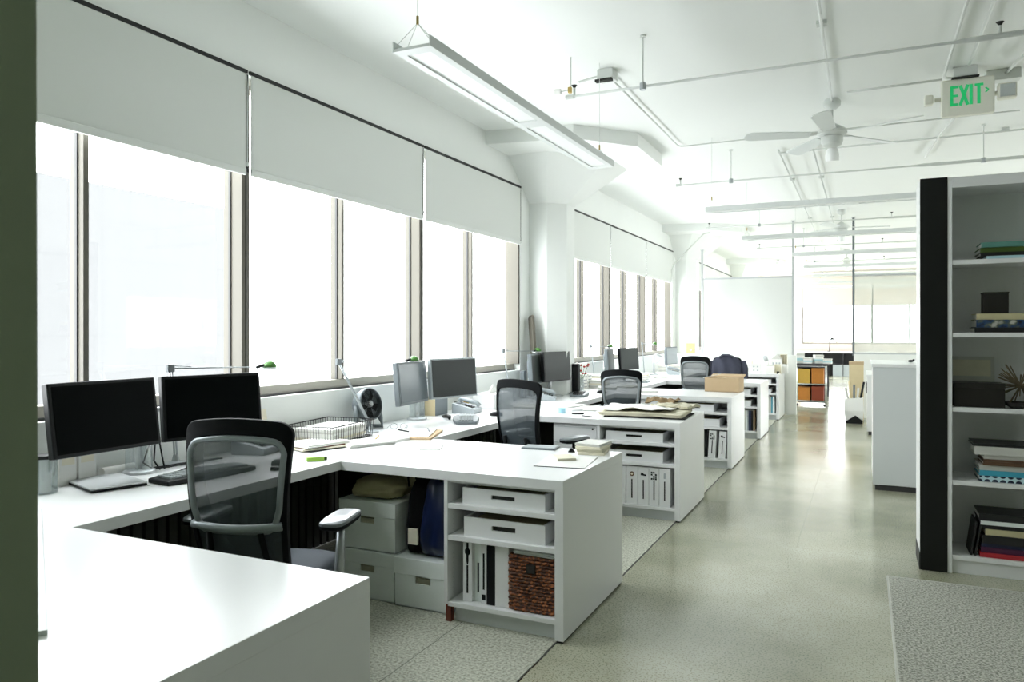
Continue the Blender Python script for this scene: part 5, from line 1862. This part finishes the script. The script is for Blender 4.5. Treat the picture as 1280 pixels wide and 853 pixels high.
p0 = pendant('long white pendant light running along the windows in the foreground', -1.70, 3.89, 2.59, 0, 2.50)
p0.rotation_euler = (0, 0, 0)
pl = [(7.50, 0.55, 3.9, 'nearest crosswise white pendant light, left of the bookshelf top'), (9.95, .55, 3.9, 'second crosswise pendant light down the room'), (12.33, .75, 3.5, 'third crosswise pendant light before the partition'),
      (14.75, .75, 3.5, 'fourth crosswise pendant light beyond the partition'), (17.15, .75, 3.5, 'fifth crosswise pendant light'), (19.55, .75, 3.5, 'sixth crosswise pendant light'), (21.95, .75, 3.5, 'farthest crosswise pendant light near the far window')]
for y, x, L, l in pl:
    pendant(l, x, y, 2.59, PI / 2, L, .17, sec=3)


def pipe(label, y, x0, x1, z=3.0, r0=.016, rods=(), heads=()):
    r = thing('sprinkler_pipe', label, 'pipe', (x0, y, z), 0, 'white sprinkler pipes under the ceiling')
    L = x1 - x0
    MB().tube([(0, 0, 0), (L * .42, 0, 0), (L * .44, 0, 0), (L, 0, 0)], [r0 * .55, r0 * .55, r0, r0], 10).build('pipe_run', 'pipe_paint', r, smooth=True)
    MB().lathe([(.016, -.03), (.016, .03)], n=12, M=Matrix.Rotation(PI / 2, 4, 'Y')).build('pipe_fitting', 'pipe_paint', r, smooth='auto')
    for x in rods:
        MB().tube([(x - x0, 0, 0), (x - x0, 0, ZC - z - .001)], .005, 6).build('hanger_rod', 'pipe_paint', r)
        MB().lathe([(.02, ZC - z - .012), (.02, ZC - z - .001)], (x - x0, 0, 0), 10).build('rod_flange', 'pipe_paint', r)
        MB().lathe([(.021, -.022), (.021, .022)], (x - x0, 0, 0), 10).build('pipe_ring', 'brushed', r)
    for x in heads:
        h = MB().tube([(x - x0, 0, .0), (x - x0, 0, .055)], .009, 8).build('sprinkler_head', 'pipe_paint', r)
        MB().lathe([(.006, .055), (.017, .072), (.020, .074)], (x - x0, 0, 0), 12).build('deflector', 'box_dark', h)
    return r


pipe('nearest white sprinkler pipe crossing above the exit sign side', 4.74, -1.79, 3.5, rods=(-1.29, 1.6), heads=(-1.76, .66))
pipe('second sprinkler pipe, just past the ceiling fan', 8.10, -1.81, 3.5, rods=(-1.26, 1.0), heads=(-1.79,))
pipe('third sprinkler pipe, by the small second fan', 11.62, -2.15, 3.5, rods=(-1.4,), heads=(-2.13, .35))
pipe('fourth sprinkler pipe, just beyond the partition', 14.8, -1.8, 3.5, rods=(-1.0,), heads=(-1.78, .3))
pipe('fifth sprinkler pipe above the far room', 18.2, -1.8, 3.5, rods=(-1.0,), heads=(-1.78, .4))
pipe('farthest sprinkler pipe above the far room', 21.6, -1.8, 3.5, rods=(-1.0,), heads=(-1.78,))


def conduit(label, pts, r0=.0105, boxes=()):
    base = Vector(pts[0])
    r = thing('conduit', label, 'conduit', base, 0, 'electrical conduits on the ceiling')
    q = [Vector(p) - base for p in pts]
    # round the corners
    out = [q[0]]
    for a, b_, c in zip(q, q[1:], q[2:]):
        d1, d2 = (a - b_).normalized(), (c - b_).normalized()
        k = .08
        for t in (0, .25, .5, .75, 1):
            out.append((b_ + d1 * k).lerp(b_, t).lerp(b_.lerp(b_ + d2 * k, t), t))
    out.append(q[-1])
    MB().tube(out, r0, 8).build('conduit_pipe', 'pipe_paint', r, smooth=True)
    for k in range(1, int((q[-1] - q[0]).length / 1.6)):
        p = q[0].lerp(q[-1], k / max(1, int((q[-1] - q[0]).length / 1.6)))
        if len(q) == 2:
            MB().box(p.x - .03, p.x + .03, p.y - .03, p.y + .03, p.z + .008, ZC - base.z - .001).build('pipe_strap', 'pipe_paint', r)
    return r


ZP = 3.30
conduit('conduit running along the ceiling to the nearest fan', [(-.235, -1.5, ZP), (-.235, 6.62, ZP)])
conduit('left conduit bending toward the exit sign', [(.53, -1.5, ZP), (.535, 6.42, ZP), (.66, 6.44, ZP)])
conduit('conduit ending at the exit sign canopy', [(.672, -1.5, ZP), (.672, 6.15, ZP)])
conduit('rightmost conduit passing the exit sign', [(1.35, 3.5, ZP), (.93, 6.5, ZP)])
conduit('dark bent conduit from the ceiling box near the foreground pendant', [(-1.70, 5.33, ZP), (-1.70, 7.62, ZP), (1.2, 7.60, ZP)], .007)
conduit('left of two conduits down the middle of the ceiling', [(-.80, 8.2, ZP), (-.83, 20.5, ZP)], .009)
conduit('right of two conduits down the middle of the ceiling', [(-.47, 8.2, ZP), (-.47, 20.5, ZP)], .009)
conduit('thin conduit above the second sprinkler pipe', [(-.80, 8.35, ZP), (3.2, 8.30, ZP)], .010)
conduit('conduit past the exit sign toward the bookshelf', [(.80, 6.9, ZP), (.66, 8.2, ZP), (.60, 9.2, ZP)])
conduit('thin crosswise conduit above the fan', [(-.12, 6.45, ZP), (.53, 6.43, ZP)], .009)
# conduit up the second column
r = thing('conduit', 'slanted conduit rising up the far column', 'conduit', (-2.9, 13.75, 0), 0, 'electrical conduits on the ceiling')
MB().tube([(-.30, 0, 1.05), (-.30, 0, 2.55), (-.26, -.01, 2.66), (.30, -.1, 3.18), (.42, -.1, 3.20)], .013, 8).build('conduit_pipe', 'pipe_paint', r, smooth=True)
# junction box + emergency lamp near first fixture
r = thing('junction_box', 'ceiling junction box above the foreground pendant', 'junction box', (-1.70, 5.27, ZC - .001))
MB().box(-.06, .06, -.06, .06, -.07, 0).build('box_body', 'pipe_paint', r, bevel=.004)
MB().box(-.075, .05, -.065, -.02, -.088, -.072).build('box_cover', 'box_dark', r)
b = MB().tube([(-.06, 0, -.03), (-.22, 0, -.05)], .009, 8)
b.build('side_pipe', 'pipe_paint', r)
r = thing('smoke_sensor', 'small white and brass sensor at the end of the first sprinkler pipe', 'sensor', (-1.90, 4.90, 3.10))
MB().tube([(-.02, 0, 0), (-.065, 0, 0)], .02, 10).build('sensor_cap', 'paper', r)
MB().box(.035, .062, -.014, .014, -.022, .022).build('sensor_body', 'brass', r, bevel=.006)
MB().tube([(-.065, 0, 0), (.05, 0, 0), (.055, 0, .02), (.055, 0, .229)], .004, 6).build('sensor_stem', 'pipe_paint', r)


# ---- fans
def ceiling_fan(label, x, y, blades, rz=0, light=True, s=1.0):
    r = thing('ceiling_fan', label, 'ceiling fan', (x, y, ZC - .001), rz, 'white ceiling fans')
    MB().lathe([(.055, 0), (.068, -.02), (.066, -.055), (.03, -.085)], n=24).build('canopy', 'pipe_paint', r, smooth='auto')
    MB().tube([(0, 0, -.08), (0, 0, -.22)], .010, 10).build('down_rod', 'pipe_paint', r, smooth=True)
    MB().lathe([(.02, -.195), (.05, -.215), (.10, -.245), (.115, -.262), (.115, -.285), (.09, -.30), (.07, -.31)], n=28).build('motor_housing', 'pipe_paint', r, smooth='auto')
    MB().lathe([(.085, -.31), (.085, -.345), (.075, -.375), (.04, -.395)], n=24).build('lower_housing', 'pipe_paint', r, smooth='auto')
    for a in blades:
        pts = [(.17, -.05), (.30, -.058), (.64, -.072), (.685, -.055), (.70, 0), (.685, .055), (.64, .072), (.30, .058), (.17, .05)]
        M = rotz(a) @ Matrix.Translation((0, 0, -.285)) @ Matrix.Rotation(R(12), 4, 'X')
        bl = MB().prism(pts, -.004, .004, M=M).build('blade', 'fixture_paint', r, bevel=.002)
        MB().prism([(.09, -.02), (.20, -.035), (.20, .035), (.09, .02)], .0045, .009, M=M).build('blade_bracket', 'pipe_paint', bl)
    if light:
        MB().lathe([(.028, -.39), (.045, -.41), (.055, -.46), (.052, -.50), (.03, -.505)], n=20, M=Matrix.Translation((0, -.02, 0)) @ Matrix.Rotation(R(10), 4, 'X')).build('light_shade', 'lamp_white', r, smooth='auto')
    return r


ceiling_fan('nearest white ceiling fan, left of the exit sign', -.236, 6.70, [R(-23), R(49), R(121), R(197), R(265)])
ceiling_fan('second ceiling fan, small, above the partition opening', -.313, 12.79, [R(10), R(130), R(250)])
ceiling_fan('farthest ceiling fan beyond the partition', -.35, 18.9, [R(30), R(150), R(270)])

# ---- exit sign
r = thing('exit_sign', 'green lettered EXIT sign with two emergency lamps on the ceiling', 'exit sign', (.677, 6.30, 3.245))
MB().box(-.166, .166, -.03, .03, -.265, 0).build('sign_housing', 'sign_housing', r, bevel=.010)
MB().box(-.09, .06, -.04, .04, .01, .0835).build('sign_canopy', 'pipe_paint', r, bevel=.004)
MB().box(-.10, .07, -.05, .05, .001, .0095).build('canopy_plate', 'box_dark', r)
lt = MB()


def bar(x0, z0, x1, z1, w_=.020):
    d = Vector((x1 - x0, 0, z1 - z0))
    n_ = Vector((d.z, 0, -d.x)).normalized() * w_ / 2
    vs = [(x0 + n_.x, z0 + n_.z), (x1 + n_.x, z1 + n_.z), (x1 - n_.x, z1 - n_.z), (x0 - n_.x, z0 - n_.z)]
    lt.prism(vs, .0301, .0325, M=Matrix.Rotation(PI / 2, 4, 'X'))


zt, zb_ = -.050, -.195
bar(-.100, zt, -.100, zb_)
for zz in (zt - .010, (zt + zb_) / 2, zb_ + .010):
    bar(-.109, zz, -.060, zz, .018)
bar(-.048, zt, .000, zb_)
bar(.000, zt, -.048, zb_)
bar(.020, zt, .020, zb_)
bar(.068, zt, .068, zb_)
bar(.042, zt - .009, .096, zt - .009, .018)
bar(.108, zt - .035, .128, zt - .052, .009)
bar(.108, zt - .069, .128, zt - .052, .009)
lt.build('exit_lettering', 'exit_green', r)
for sx in (-1, 1):
    hd = MB()
    hd.tube([(sx * .166, 0, -.13), (sx * .205, -.005, -.13)], .016, 8)
    o = hd.build('lamp_arm', 'sign_housing', r, smooth=True)
    if sx < 0:
        MB().box(-.275, -.215, -.045, .03, -.165, -.095, Matrix.Rotation(R(0), 4, 'Z')).build('emergency_lamp', 'sign_housing', o, bevel=.012)
    else:
        h2 = MB().box(.185, .30, -.03, .04, -.175, -.065).build('emergency_lamp', 'sign_housing', o, bevel=.010)
        MB().box(.197, .288, -.034, -.0302, -.163, -.077).build('lamp_lens', 'chrome', o)
r = thing('junction_box', 'grey junction box above the right exit lamp', 'junction box', (.93, 6.5, ZC - .001))
MB().box(-.12, .10, -.05, .05, -.075, -.0).build('box_body', 'pipe_paint', r, bevel=.004)
